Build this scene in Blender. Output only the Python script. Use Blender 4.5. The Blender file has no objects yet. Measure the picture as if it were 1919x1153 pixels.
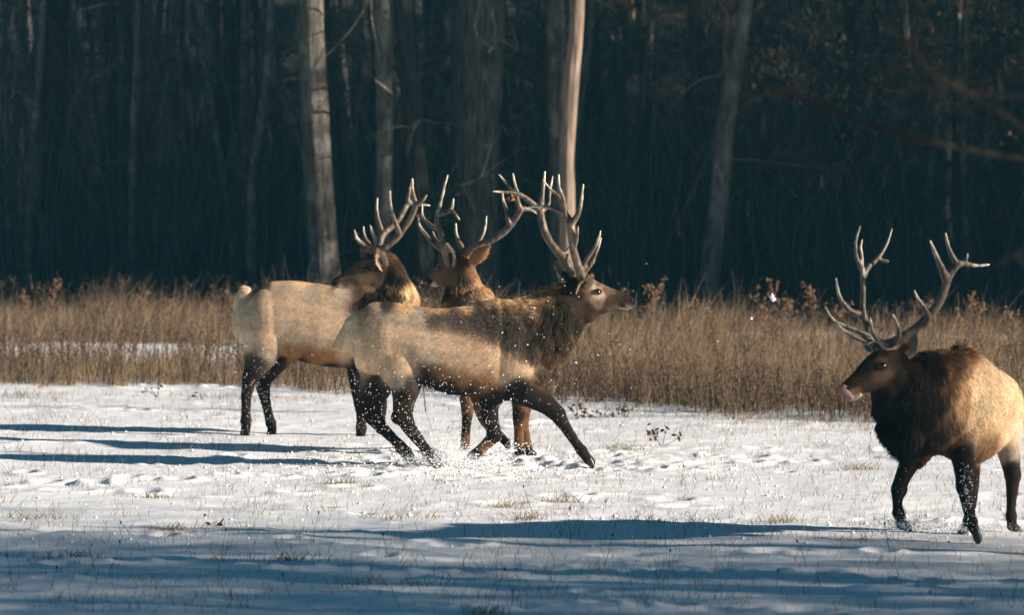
import bpy, math, random
import numpy as np
from mathutils import Vector
from mathutils.bvhtree import BVHTree
R = math.radians
rng = np.random.default_rng(7); random.seed(7)
sc = bpy.context.scene
col = sc.collection

# ------------------------------------------------------------------ camera, sky, sun, exposure
F, W, H, CAMZ, HOR = 9000.0, 1919.0, 1153.0, 3.3, 200.0
PITCH = math.atan((H/2-HOR)/F)
cam = bpy.data.cameras.new('camera'); camo = bpy.data.objects.new('camera', cam); col.objects.link(camo)
camo.location = (0, 0, CAMZ); camo.rotation_euler = (math.pi/2-PITCH, 0, 0)
cam.sensor_width = 36; cam.lens = F*36/W; cam.clip_start = 1; cam.clip_end = 2000
cam.dof.use_dof = True; cam.dof.focus_distance = 41.5; cam.dof.aperture_fstop = 2.8
sc.camera = camo
SUN_EL, SUN_AZ = 20.0, -14.0            # azimuth measured from +X (right) towards +Y (away from camera)
sd = Vector((math.cos(R(SUN_EL))*math.cos(R(SUN_AZ)), math.cos(R(SUN_EL))*math.sin(R(SUN_AZ)), math.sin(R(SUN_EL))))
w = bpy.data.worlds.new('World'); sc.world = w; w.use_nodes = True
nt = w.node_tree; bg = nt.nodes['Background']
sky = nt.nodes.new('ShaderNodeTexSky'); sky.sky_type = 'NISHITA'; sky.sun_disc = False
sky.sun_elevation = R(SUN_EL); sky.sun_rotation = R(90-SUN_AZ)
sky.dust_density = 0.6; sky.ozone_density = 2.5
tint = nt.nodes.new('ShaderNodeMix'); tint.data_type = 'RGBA'; tint.blend_type = 'MULTIPLY'; tint.inputs[0].default_value = 1
tint.inputs[7].default_value = (.19, .43, .48, 1); nt.links.new(sky.outputs[0], tint.inputs[6]); nt.links.new(tint.outputs[2], bg.inputs[0]); bg.inputs[1].default_value = 0.05
sun = bpy.data.lights.new('sun', 'SUN'); suno = bpy.data.objects.new('sun', sun); col.objects.link(suno)
sun.energy = 5.0; sun.angle = R(0.8); sun.color = (1.0, 0.88, 0.76)
suno.rotation_euler = (-sd).to_track_quat('-Z', 'Y').to_euler()
sc.view_settings.view_transform = 'Standard'; sc.view_settings.look = 'None'; sc.view_settings.gamma = 1
sc.view_settings.use_curve_mapping = False; sc.view_settings.exposure = 1.08
sc.render.engine = 'CYCLES'
sc.cycles.max_bounces = 6; sc.cycles.diffuse_bounces = 3; sc.cycles.glossy_bounces = 2
sc.cycles.transmission_bounces = 4; sc.cycles.transparent_max_bounces = 8
sc.cycles.use_denoising = True; sc.cycles.use_adaptive_sampling = True

# ------------------------------------------------------------------ helpers
fwd = np.array((0, math.cos(PITCH), -math.sin(PITCH))); upv = np.array((0, math.sin(PITCH), math.cos(PITCH)))
CAM = np.array((0, 0, CAMZ))
def ray(px, py): return fwd + np.array((1, 0, 0))*(px-W/2)/F + upv*(H/2-py)/F
def P(px, py, d):
    r = ray(px, py); return CAM + r*(d/r[1])
def G(px, py, z=0.0):
    r = ray(px, py); return CAM + r*((z-CAMZ)/r[2])
def tag(o, label=None, cat=None, group=None, kind=None):
    if label: o['label'] = label
    if cat: o['category'] = cat
    if group: o['group'] = group
    if kind: o['kind'] = kind
    return o
def link(o, parent=None):
    col.objects.link(o)
    if parent is not None:
        o.parent = parent
        if parent.type == 'EMPTY': o.matrix_parent_inverse = parent.matrix_basis.inverted()   # every mesh is given in world coordinates
    return o
def empty(name, loc):
    o = bpy.data.objects.new(name, None); o.location = loc; o.empty_display_size = .2; col.objects.link(o); return o
def wmesh(name, V, Fc, mats, parent=None, smooth=True, cols=None):
    """a mesh object given in world coordinates"""
    me = bpy.data.meshes.new(name); me.from_pydata(np.asarray(V).tolist(), [], Fc if isinstance(Fc, list) else Fc.tolist())
    if smooth: me.polygons.foreach_set('use_smooth', [True]*len(me.polygons))
    if cols is not None:
        a = me.attributes.new('col', 'FLOAT_COLOR', 'POINT')
        c = np.ones((len(V), 4)); c[:, :3] = cols; a.data.foreach_set('color', c.ravel())
    for m in (mats if isinstance(mats, (list, tuple)) else [mats]): me.materials.append(m)
    me.update()
    return link(bpy.data.objects.new(name, me), parent)
def strands(name, pts, rad, cols, mat, parent=None):
    """pts (N,K,3) world, rad (N,K), cols (N,3): real curve geometry"""
    N, K = pts.shape[:2]
    cu = bpy.data.hair_curves.new(name); cu.add_curves([K]*N)
    cu.attributes['position'].data.foreach_set('vector', pts.reshape(-1).astype(np.float32))
    a = cu.attributes.get('radius') or cu.attributes.new('radius', 'FLOAT', 'POINT')
    a.data.foreach_set('value', rad.reshape(-1).astype(np.float32))
    a = cu.attributes.new('col', 'FLOAT_COLOR', 'CURVE')
    c = np.ones((N, 4), np.float32); c[:, :3] = cols; a.data.foreach_set('color', c.ravel())
    cu.materials.append(mat)
    return link(bpy.data.objects.new(name, cu), parent)
def catmull(A, sub):
    A = np.asarray(A, float); n = len(A)
    if n < 3 or sub < 2: return A
    E = np.vstack([2*A[0]-A[1], A, 2*A[-1]-A[-2]]); out = []
    for i in range(n-1):
        p0, p1, p2, p3 = E[i:i+4]
        for k in range(sub):
            t = k/sub
            out.append(.5*((2*p1)+(-p0+p2)*t+(2*p0-5*p1+4*p2-p3)*t*t+(-p0+3*p1-3*p2+p3)*t**3))
    out.append(A[-1]); return np.array(out)
class MB:
    def __init__(s): s.V = []; s.F = []; s.n = 0
    def add(s, V, Fc):
        s.V.append(np.asarray(V, float)); s.F += [tuple(i+s.n for i in f) for f in Fc]; s.n += len(V)
    def tube(s, pts, ra, rb=None, ref=(0, 1, 0), segs=14, sub=5, cap=True, rfun=None):
        """ref = direction of the b semi-axis"""
        pts = np.asarray(pts, float); ra = np.asarray(ra, float); rb = ra if rb is None else np.asarray(rb, float)
        D = catmull(np.hstack([pts, ra[:, None], rb[:, None]]), sub); p, a, b = D[:, :3], np.maximum(D[:, 3], 1e-4), np.maximum(D[:, 4], 1e-4)
        if cap:
            t0 = p[0]-p[1]; t0 /= np.linalg.norm(t0); t1 = p[-1]-p[-2]; t1 /= np.linalg.norm(t1)
            m0, m1 = min(a[0], b[0]), min(a[-1], b[-1])
            p = np.vstack([p[0]+t0*m0*.8, p[0]+t0*m0*.5, p, p[-1]+t1*m1*.5, p[-1]+t1*m1*.8])
            a = np.hstack([a[0]*.35, a[0]*.78, a, a[-1]*.78, a[-1]*.35]); b = np.hstack([b[0]*.35, b[0]*.78, b, b[-1]*.78, b[-1]*.35])
        T = np.gradient(p, axis=0); T /= np.linalg.norm(T, axis=1)[:, None]+1e-12
        rf = np.asarray(ref, float)
        B = rf-T*(T@rf)[:, None]; B /= np.linalg.norm(B, axis=1)[:, None]+1e-9
        A = np.cross(T, B)
        th = np.linspace(0, 2*math.pi, segs, endpoint=False)
        fac = np.ones((len(p), segs)) if rfun is None else rfun(p, th)
        V = p[:, None, :]+fac[:, :, None]*(A[:, None, :]*(a[:, None]*np.cos(th))[:, :, None]+B[:, None, :]*(b[:, None]*np.sin(th))[:, :, None])
        n = len(p); Fc = []
        for i in range(n-1):
            for k in range(segs):
                k2 = (k+1) % segs; Fc.append((i*segs+k, (i+1)*segs+k, (i+1)*segs+k2, i*segs+k2))
        Fc.append(tuple(range(segs))); Fc.append(tuple((n-1)*segs+k for k in reversed(range(segs))))
        s.add(V.reshape(-1, 3), Fc)
    def ball(s, c, rx, ry, rz, n=10):
        V = []; Fc = []
        for i in range(n+1):
            ph = math.pi*(i+.001)/(n+.002)
            for k in range(2*n):
                th = math.pi*k/n; V.append((c[0]+rx*math.sin(ph)*math.cos(th), c[1]+ry*math.sin(ph)*math.sin(th), c[2]+rz*math.cos(ph)))
        for i in range(n):
            for k in range(2*n):
                k2 = (k+1) % (2*n); Fc.append((i*2*n+k, (i+1)*2*n+k, (i+1)*2*n+k2, i*2*n+k2))
        s.add(V, Fc)
    def arr(s): return np.vstack(s.V), s.F
def remesh(V, Fc, voxel, smooth):
    me = bpy.data.meshes.new('tmp'); me.from_pydata(V.tolist(), [], Fc); o = bpy.data.objects.new('tmp', me); col.objects.link(o)
    m = o.modifiers.new('r', 'REMESH'); m.mode = 'VOXEL'; m.voxel_size = voxel
    if smooth: m2 = o.modifiers.new('s', 'SMOOTH'); m2.factor = .5; m2.iterations = smooth
    dg = bpy.context.evaluated_depsgraph_get(); dg.update(); ev = o.evaluated_get(dg); em = ev.to_mesh()
    n = len(em.vertices); v = np.empty(n*3); em.vertices.foreach_get('co', v); v = v.reshape(-1, 3)
    nr = np.empty(n*3); em.vertices.foreach_get('normal', nr)
    fs = [tuple(p.vertices) for p in em.polygons]; ev.to_mesh_clear()
    bpy.data.objects.remove(o); bpy.data.meshes.remove(me)
    return v, nr.reshape(-1, 3), fs
# value noise
def hsh(ix, iy, s):
    h = (ix.astype(np.int64)*374761393+iy.astype(np.int64)*668265263+s*974634777) & 0x7fffffff
    h = ((h ^ (h >> 13))*1274126177) & 0x7fffffff
    return ((h ^ (h >> 16)) & 0xffff)/65535.0
def vn(x, y, s=0):
    x = np.asarray(x, float); y = np.asarray(y, float)
    ix, iy = np.floor(x), np.floor(y); fx, fy = x-ix, y-iy; fx = fx*fx*(3-2*fx); fy = fy*fy*(3-2*fy)
    a, b, c, d = hsh(ix, iy, s), hsh(ix+1, iy, s), hsh(ix, iy+1, s), hsh(ix+1, iy+1, s)
    return (a*(1-fx)+b*fx)*(1-fy)+(c*(1-fx)+d*fx)*fy-.5

# ------------------------------------------------------------------ materials
def mat(name):
    m = bpy.data.materials.new(name); m.use_nodes = True; t = m.node_tree
    return m, t, t.nodes['Principled BSDF'], t.nodes['Material Output']
def nd(t, typ, **kw):
    n = t.nodes.new(typ)
    for k, v in kw.items():
        if k in n.inputs.keys(): n.inputs[k].default_value = v
        else: setattr(n, k, v)
    return n
def ramp(t, src, stops):
    n = t.nodes.new('ShaderNodeValToRGB'); t.links.new(src, n.inputs[0]); e = n.color_ramp.elements
    while len(e) < len(stops): e.new(.5)
    for q, (p, c) in zip(e, stops): q.position = p; q.color = (*c, 1)
    return n.outputs[0]
def bump(t, b, src, strength, dist):
    n = nd(t, 'ShaderNodeBump'); n.inputs['Strength'].default_value = strength; n.inputs['Distance'].default_value = dist
    t.links.new(src, n.inputs['Height']); t.links.new(n.outputs[0], b.inputs['Normal'])
def coords(t, scale):
    tc = nd(t, 'ShaderNodeNewGeometry'); mp = nd(t, 'ShaderNodeMapping'); mp.inputs['Scale'].default_value = scale
    t.links.new(tc.outputs['Position'], mp.inputs[0]); return mp.outputs[0]
def noise(t, vec, scale, detail=4, rough=.6):
    n = nd(t, 'ShaderNodeTexNoise'); n.inputs['Scale'].default_value = scale; n.inputs['Detail'].default_value = detail; n.inputs['Roughness'].default_value = rough
    t.links.new(vec, n.inputs['Vector']); return n.outputs[0]

def snow_mat():
    m, t, b, o = mat('snow')
    v = coords(t, (1, 1, 1)); n1 = noise(t, v, 9, 6, .65); n2 = noise(t, v, 60, 4, .7)
    c = ramp(t, noise(t, coords(t, (.5, .9, 1)), 1.4, 5, .6), [(.3, (.82, .84, .87)), (.7, (.9, .9, .91))])
    # forest floor: leaf litter takes over beyond the meadow
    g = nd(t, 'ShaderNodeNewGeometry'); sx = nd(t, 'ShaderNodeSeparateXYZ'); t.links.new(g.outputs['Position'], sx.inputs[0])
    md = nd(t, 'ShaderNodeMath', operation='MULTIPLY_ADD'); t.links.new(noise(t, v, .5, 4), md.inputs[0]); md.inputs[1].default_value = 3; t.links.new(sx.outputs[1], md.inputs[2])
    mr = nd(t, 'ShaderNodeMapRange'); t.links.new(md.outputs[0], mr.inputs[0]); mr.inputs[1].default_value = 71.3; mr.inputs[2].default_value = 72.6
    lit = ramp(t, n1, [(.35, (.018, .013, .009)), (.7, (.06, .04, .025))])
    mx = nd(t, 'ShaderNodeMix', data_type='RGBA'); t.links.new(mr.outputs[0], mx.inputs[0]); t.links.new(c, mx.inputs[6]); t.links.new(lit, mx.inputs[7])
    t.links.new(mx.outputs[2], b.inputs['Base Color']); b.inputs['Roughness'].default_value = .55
    b.inputs['Specular IOR Level'].default_value = .35
    ad = nd(t, 'ShaderNodeMath', operation='MULTIPLY_ADD'); t.links.new(n2, ad.inputs[0]); ad.inputs[1].default_value = .35; t.links.new(n1, ad.inputs[2])
    bump(t, b, ad.outputs[0], .45, .022)
    return m
def bark_mat(name, dark, light, sc_=1.0, lichen=None):
    m, t, b, o = mat(name)
    v = coords(t, (1, 1, .12)); n1 = noise(t, v, 26*sc_, 6, .65); n2 = noise(t, coords(t, (1, 1, .5)), 3.2, 5, .6)
    c1 = ramp(t, n1, [(.36, dark), (.62, light)])
    mx = nd(t, 'ShaderNodeMix', data_type='RGBA', blend_type='MULTIPLY'); mx.inputs[0].default_value = .8
    t.links.new(c1, mx.inputs[6]); t.links.new(ramp(t, n2, [(.3, (.5, .5, .5)), (.7, (1.2, 1.15, 1.1))]), mx.inputs[7])
    out = mx.outputs[2]
    if lichen:
        m2 = nd(t, 'ShaderNodeMix', data_type='RGBA'); t.links.new(ramp(t, noise(t, coords(t, (1, 1, .6)), 5, 6, .7), [(.5, (0, 0, 0)), (.62, (1, 1, 1))]), m2.inputs[0])
        t.links.new(out, m2.inputs[6]); m2.inputs[7].default_value = (*lichen, 1); out = m2.outputs[2]
    t.links.new(out, b.inputs['Base Color']); b.inputs['Roughness'].default_value = .9; b.inputs['Specular IOR Level'].default_value = .15
    bump(t, b, n1, .9, .03)
    return m
def plant_mat(name, trans=.35):
    """dry stalks and twigs coloured one by one from their own attribute"""
    m = bpy.data.materials.new(name); m.use_nodes = True; t = m.node_tree; t.nodes.clear()
    a = nd(t, 'ShaderNodeAttribute', attribute_name='col'); d = nd(t, 'ShaderNodeBsdfDiffuse'); tr = nd(t, 'ShaderNodeBsdfTranslucent')
    mx = nd(t, 'ShaderNodeMixShader'); mx.inputs[0].default_value = trans; o = nd(t, 'ShaderNodeOutputMaterial')
    t.links.new(a.outputs[0], d.inputs[0]); t.links.new(a.outputs[0], tr.inputs[0])
    t.links.new(d.outputs[0], mx.inputs[1]); t.links.new(tr.outputs[0], mx.inputs[2]); t.links.new(mx.outputs[0], o.inputs[0])
    return m
def attr_mat(name, rough=.8, spec=.2, nscale=60, amt=.5, bumpd=.004, stretch=(1, 1, 1)):
    m, t, b, o = mat(name)
    a = nd(t, 'ShaderNodeAttribute', attribute_name='col'); n = noise(t, coords(t, stretch), nscale, 5, .65)
    mx = nd(t, 'ShaderNodeMix', data_type='RGBA', blend_type='MULTIPLY'); mx.inputs[0].default_value = amt
    t.links.new(a.outputs[0], mx.inputs[6]); t.links.new(ramp(t, n, [(.35, (.45, .45, .45)), (.65, (1.35, 1.3, 1.25))]), mx.inputs[7])
    t.links.new(mx.outputs[2], b.inputs['Base Color']); b.inputs['Roughness'].default_value = rough; b.inputs['Specular IOR Level'].default_value = spec
    bump(t, b, n, .8, bumpd); return m
def flat_mat(name, c, rough=.6, spec=.3):
    m, t, b, o = mat(name); b.inputs['Base Color'].default_value = (*c, 1); b.inputs['Roughness'].default_value = rough; b.inputs['Specular IOR Level'].default_value = spec; return m
def hair_mat(name):
    m = bpy.data.materials.new(name); m.use_nodes = True; t = m.node_tree; t.nodes.clear()
    a = nd(t, 'ShaderNodeAttribute', attribute_name='col'); d = nd(t, 'ShaderNodeBsdfDiffuse'); tr = nd(t, 'ShaderNodeBsdfTranslucent'); gl = nd(t, 'ShaderNodeBsdfAnisotropic')
    gl.inputs['Roughness'].default_value = .5; gl.inputs['Color'].default_value = (.6, .55, .5, 1)
    m1 = nd(t, 'ShaderNodeMixShader'); m1.inputs[0].default_value = .32; m2 = nd(t, 'ShaderNodeMixShader'); m2.inputs[0].default_value = .02; o = nd(t, 'ShaderNodeOutputMaterial')
    t.links.new(a.outputs[0], d.inputs[0]); t.links.new(a.outputs[0], tr.inputs[0]); t.links.new(d.outputs[0], m1.inputs[1]); t.links.new(tr.outputs[0], m1.inputs[2])
    t.links.new(m1.outputs[0], m2.inputs[1]); t.links.new(gl.outputs[0], m2.inputs[2]); t.links.new(m2.outputs[0], o.inputs['Surface']); return m
M = dict(snow=snow_mat(), bark_grey=bark_mat('bark_grey', (.045, .04, .033), (.15, .132, .11), lichen=(.19, .175, .15)),
         bark_dark=bark_mat('bark_dark', (.014, .013, .012), (.052, .048, .042)),
         bark_far=bark_mat('bark_far', (.035, .035, .034), (.15, .147, .138), lichen=(.2, .2, .19)), bark_oak=bark_mat('bark_oak', (.022, .02, .017), (.13, .115, .095), .8), bark_black=bark_mat('bark_black', (.008, .007, .006), (.025, .02, .017)), bark_pale=bark_mat('bark_pale', (.15, .11, .085), (.33, .25, .19), .6),
         bark_mid=bark_mat('bark_mid', (.035, .034, .032), (.13, .125, .115), lichen=(.17, .17, .16)),
         stalk=plant_mat('dry_stalk', .5), twig=plant_mat('bare_twig', .1), coat=attr_mat('coat', .9, .05), horn=attr_mat('antler_bone', .45, .4, 45, .35, .003, (1, 1, .35)),
         fur=hair_mat('fur'), eye=flat_mat('eye', (.012, .009, .012), .08, .8), wet=flat_mat('nose_skin', (.012, .011, .012), .4, .5),
         tongue=flat_mat('tongue_skin', (.55, .25, .24), .35, .5), flake=flat_mat('loose_snow', (.9, .91, .93), .5, .3),
         needle=flat_mat('needle', (.03, .045, .025), .8, .1), leaf=plant_mat('dead_leaf', .4), collar=flat_mat('cord', (.25, .23, .2), .5, .5))

# ------------------------------------------------------------------ the ground
dents = []
for _ in range(170):
    y = 30+28*random.random()**1.2; dents.append((random.uniform(-6, 6), y, random.uniform(.08, .2), random.uniform(.07, .16), random.uniform(.02, .055)))
def track(x0, y0, x1, y1, n):
    for i in range(n):
        t = i/(n-1); s = (-1)**i*.1
        dents.append((x0+(x1-x0)*t+random.uniform(-.1, .1), y0+(y1-y0)*t+s+random.uniform(-.1, .1), .1, .08, random.uniform(.05, .09)))
for _ in range(90): dents.append((random.gauss(-.4, 1.4), random.gauss(44.8, .9), random.uniform(.06, .15), random.uniform(.05, .1), random.uniform(.03, .07)))
track(.2, 34.6, 4.5, 33.0, 11); track(-5, 35.2, 0, 34.1, 9); track(-5, 42, -.5, 43.9, 12); track(1.4, 44, 4.5, 46, 8); track(3.5, 38, 5.5, 39.5, 6); track(-.5, 31.6, 1.2, 31.9, 6)
def hgt(x, y):
    x = np.asarray(x, float); y = np.asarray(y, float); z = np.zeros(np.broadcast(x, y).shape)
    z = z+.055*vn(x*.16+3, y*.10, 1)+.035*vn(x*.45, y*.55, 2)+.030*vn(x*1.0+y*.3, y*1.7, 3)+.014*vn(x*2.9, y*4.1, 4)+.008*vn(x*7+y, y*9, 5)+.003*vn(x*17, y*19, 6)
    r = np.abs(vn(x*.8+9, y*2.4+x*.35, 8)); z = z+.05*np.maximum(0, .12-r)*3*(vn(x*.4, y*.4, 9)+.5)
    return z-.02
def hfull(x, y):
    z = hgt(x, y)
    for (a, b, ra, rb, dp) in dents:
        m = (np.abs(x-a) < ra*3) & (np.abs(y-b) < rb*3)
        q = ((x[m]-a)/ra)**2+((y[m]-b)/rb)**2
        z[m] += -dp*np.exp(-q*1.2)+dp*.45*np.exp(-(np.sqrt(q)-1.5)**2*4)
    return z
def axis(lo, hi, st, far, gr=1.18):
    a = list(np.arange(lo, hi, st)); s = st; x = a[-1]
    while x < far: s *= gr; x += s; a.append(x)
    s = st; x = lo
    while x > -far: s *= gr; x -= s; a.insert(0, x)
    return np.array(a)
gx = axis(-6.5, 6.5, .04, 400); gy = axis(30, 57, .055, 400)
X, Y = np.meshgrid(gx, gy); Z = hfull(X, Y); Z = np.where((np.abs(X) > 60) | (Y > 150) | (Y < -40), 0, Z)
nx, ny = len(gx), len(gy); idx = np.arange(nx*ny).reshape(ny, nx)
Fq = np.stack([idx[:-1, :-1], idx[:-1, 1:], idx[1:, 1:], idx[1:, :-1]], -1).reshape(-1, 4)
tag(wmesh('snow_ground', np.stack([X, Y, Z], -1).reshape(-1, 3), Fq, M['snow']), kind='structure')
hx = np.linspace(-120, 120, 60); hy = np.linspace(112, 210, 50); X, Y = np.meshgrid(hx, hy)
Z = -1.0+(Y-112)*.30+4*vn(X*.03, Y*.03, 11)*np.clip((Y-112)/30, 0, 1)
idx = np.arange(3000).reshape(50, 60); Fq = np.stack([idx[:-1, :-1], idx[:-1, 1:], idx[1:, 1:], idx[1:, :-1]], -1).reshape(-1, 4)
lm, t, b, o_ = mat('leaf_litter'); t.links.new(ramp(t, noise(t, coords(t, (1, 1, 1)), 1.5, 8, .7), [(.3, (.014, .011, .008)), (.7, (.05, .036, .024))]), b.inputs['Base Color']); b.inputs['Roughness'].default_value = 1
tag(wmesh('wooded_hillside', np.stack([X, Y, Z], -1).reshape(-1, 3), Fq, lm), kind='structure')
def gz(x, y): return float(hgt(np.array([x]), np.array([y]))[0])

# ------------------------------------------------------------------ trees
def barkfun(amp, seed, freq=5.0):
    def f(p, th):
        Zc = p[:, 2][:, None]; T = th[None, :]
        c, s = np.cos(T)*freq, np.sin(T)*freq
        return 1+amp*(vn(c+Zc*.35, s+Zc*.5, seed)+.6*vn(c*2.3+Zc*.8, s*2.3, seed+1)+.5*vn(Zc*1.1+T*0, T*.6, seed+2))
    return f
def twigs(base_pts, n, L, r0, seed, up=.5, spread=1.0, K=5):
    """n limbs leaving the trunk, each with side twigs"""
    g = np.random.default_rng(seed); out = []; rr = []
    for i in range(n):
        b = base_pts[g.integers(len(base_pts))]; a = g.uniform(0, 2*math.pi); l = L*g.uniform(.4, 1)
        d = np.array((math.cos(a)*spread, math.sin(a)*spread, up*g.uniform(-.3, 1.4))); d /= np.linalg.norm(d)
        def limb(b, d, l, r, lev):
            p = [b]; q = d.copy()
            for k in range(K-1):
                q = q+g.normal(0, .22, 3); q /= np.linalg.norm(q); p.append(p[-1]+q*l/(K-1))
            out.append(p); rr.append(np.linspace(r, r*.25, K))
            if lev:
                for _ in range(5 if lev == 2 else 3):
                    k = g.integers(1, K); e = q+g.normal(0, .7, 3); e /= np.linalg.norm(e); limb(p[k], e, l*g.uniform(.3, .6), r*.4, lev-1)
        limb(b, d, l, r0*g.uniform(.5, 1), 2)
    return np.array(out), np.array(rr)
def tree(name, label, cat, pxs, d, m, seed, limbs=0, group=None, amp=.12, segs=40, twigc=(.09, .075, .06), forks=(), ztop=None):
    """pxs: (px, py, radius in photo px)"""
    pts = np.array([P(x, y, d) for x, y, r in pxs]); rs = np.array([r*d/F for x, y, r in pxs])
    gb = pts[0].copy(); e = empty(name, (gb[0], gb[1], 0)); tag(e, label, cat, group)
    mb = MB(); mb.tube(pts, rs, segs=segs, sub=24, cap=False, rfun=barkfun(amp, seed))
    for fk in forks:
        mb.tube(np.array([P(x, y, d+dd) for x, y, dd, r in fk]), np.array([r*d/F for x, y, dd, r in fk]), segs=14, sub=10, rfun=barkfun(amp, seed+5))
    V, Fc = mb.arr(); wmesh('trunk', V, Fc, m, e)
    if limbs:
        bp = catmull(pts, 8); bp = bp[bp[:, 2] > 1.0]
        p, r = twigs(bp, limbs, 3.2, rs.mean()*.16, seed); c = np.array(twigc)*np.random.default_rng(seed).uniform(.6, 1.3, (len(p), 1))
        tag(strands('branches', p, r, c, M['twig'], e), kind='stuff')
    return e
T = [  # bottom to top
 ('tree', 'thick straight grey trunk with a lit right edge, standing behind the pale-rumped elk', [(618, 640, 31), (612, 560, 30), (604, 440, 27), (592, 250, 26), (583, 60, 25.5), (578, -60, 26), (570, -260, 25), (560, -700, 21), (556, -1150, 13)], 72.9, 'bark_grey', 6),
 ('tree', 'slim grey trunk with a broken side twig, left of the dark curved trunk', [(716, 640, 18), (717, 540, 17), (720, 380, 16), (722, 250, 16), (720, 100, 17), (717, -20, 17), (712, -300, 15), (705, -700, 11)], 73.0, 'bark_grey', 8),
 ('tree', 'dark trunk bowed to the left at its top, behind the lifted antlers', [(800, 640, 27), (795, 540, 26), (783, 400, 23), (776, 260, 20), (768, 120, 18.5), (755, 0, 18), (735, -160, 17), (700, -500, 13), (680, -900, 7)], 73, 'bark_dark', 5),
 ('tree', 'widest deeply furrowed dark trunk in the middle of the wood edge', [(880, 640, 48), (884, 560, 46), (888, 400, 45), (891, 200, 46), (896, 0, 46), (899, -250, 45), (903, -700, 38), (905, -1100, 26)], 73.6, 'bark_oak', 6),
 ('tree', 'twin pale trunk fading dark downwards, left of the brightest trunk', [(1042, 640, 17), (1043, 450, 16), (1042, 260, 15), (1040, 100, 15), (1037, -20, 16), (1033, -400, 14), (1030, -900, 9)], 74, 'bark_grey', 5),
 ('tree', 'palest smooth trunk, sunlit along its right side, leaning right at the top', [(1058, 640, 16), (1062, 520, 15), (1063, 380, 14.5), (1062, 290, 14), (1069, 170, 15), (1079, 60, 13), (1081, 10, 13.5), (1084, -100, 14), (1092, -500, 12), (1098, -900, 8)], 70.4, 'bark_pale', 3),
 ('tree', 'crooked grey trunk forking above, standing in the right half behind the tall grass', [(1318, 650, 21), (1325, 570, 20), (1334, 480, 19), (1345, 400, 18), (1352, 320, 18), (1358, 240, 18), (1372, 160, 16), (1390, 60, 13), (1402, -30, 12), (1420, -300, 10), (1440, -600, 6)], 74, 'bark_grey', 9),
 ('tree', 'very thin lichen-spotted trunk in the dark left of the wood', [(463, 640, 9), (461, 450, 9), (459, 300, 8.5), (456, 150, 8), (459, 0, 8), (462, -300, 7), (466, -700, 4)], 79, 'bark_grey', 7),
 ('tree', 'faint broad trunk almost lost in the darkness at the far left', [(82, 640, 22), (86, 450, 21), (98, 300, 20), (107, 170, 18), (112, 0, 17), (118, -300, 14), (124, -700, 9)], 80, 'bark_dark', 8),
 ('tree', 'dim straight trunk just right of the brightest trunk', [(1112, 640, 16), (1112, 400, 15), (1109, 200, 15), (1106, 0, 14), (1104, -400, 12), (1100, -900, 7)], 82, 'bark_dark', 8),
 ('tree', 'thin dim trunk between the thick grey trunk and the slim grey one', [(672, 640, 9), (671, 400, 9), (668, 200, 9), (671, 0, 8), (668, -400, 7), (665, -800, 4)], 81, 'bark_mid', 6)]
FORK = {1: [[(722, 180, 0, 4), (707, 90, -.2, 3), (697, 40, -.3, 2), (695, -10, -.3, 1.2)], [(738, 180, 0, 4), (722, 165, -.5, 3), (703, 150, -.7, 1.5)]],
        4: [[(1046, 240, 0, 5), (1054, 120, -.2, 6), (1052, 0, -.3, 6), (1044, -120, -.3, 6), (1030, -400, -.4, 4)]],
        6: [[(1362, 220, 0, 11), (1364, 140, .2, 9), (1362, 80, .3, 8), (1368, 20, .3, 7), (1385, -50, .2, 6), (1400, -200, .2, 4)], [(1368, 30, .2, 6), (1352, 5, .2, 5), (1340, -30, .2, 4)], [(1352, 140, .1, 3), (1310, 150, .2, 2.4), (1280, 175, .2, 1.6), (1255, 205, .2, 1)]]}
for i, (n, lab, px, d, m, lb) in enumerate(T):
    tree(n, lab, 'tree', px, d, M[m], 20+i*7, limbs=lb, forks=FORK.get(i, ()), amp=.2 if i in (3, 2) else .13)
# the many thin trunks deeper in the wood: six shapes, copied one by one
protos = []
for k in range(6):
    g = np.random.default_rng(300+k); hgt_ = 13.0; n = 7; zz = np.linspace(-.2, hgt_, n); r0 = [.05, .07, .09, .12, .16, .05][k]
    pts = np.stack([np.cumsum(g.normal(0, .16, n)), np.cumsum(g.normal(0, .16, n)), zz], 1); pts[:, :2] -= pts[0, :2]
    mb = MB(); mb.tube(pts, np.linspace(r0, r0*.35, n), segs=12, sub=10, cap=False, rfun=barkfun(.15, 60+k, 3)); V, Fc = mb.arr()
    e = empty('forest_tree', (0, 0, 0)); tag(e, 'bare thin trunk standing deep in the dark wood behind the meadow', 'tree', 'bare trunks deep in the dark wood')
    wmesh('trunk', V, Fc, M['bark_far' if k % 3 else 'bark_dark'], e)
    bp = catmull(pts, 8); p, r = twigs(bp[bp[:, 2] > .8], 9, 2.6, .022, 400+k); tag(strands('branches', p, r, np.tile((.045, .042, .037), (len(p), 1)), M['twig'], e), kind='stuff')
    protos.append(e)
def copy_tree(e):
    c = e.copy(); col.objects.link(c)
    for ch in e.children: q = ch.copy(); col.objects.link(q); q.parent = c
    return c
g = np.random.default_rng(5); cnt = 0
for i in range(210):
    d = 76+58*g.random()**1.3; x = g.uniform(-1, 1)*(d*.112)
    k = int(g.integers(6)); e = protos[i] if i < 6 else copy_tree(protos[k])
    e.location = (x, d, max(0, (d-112)*.3-1.2)); e.rotation_euler = (g.normal(0, .03), g.normal(0, .03), g.uniform(0, 6.28)); s = g.uniform(.8, 1.2); e.scale = (s, s, 1)
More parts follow.
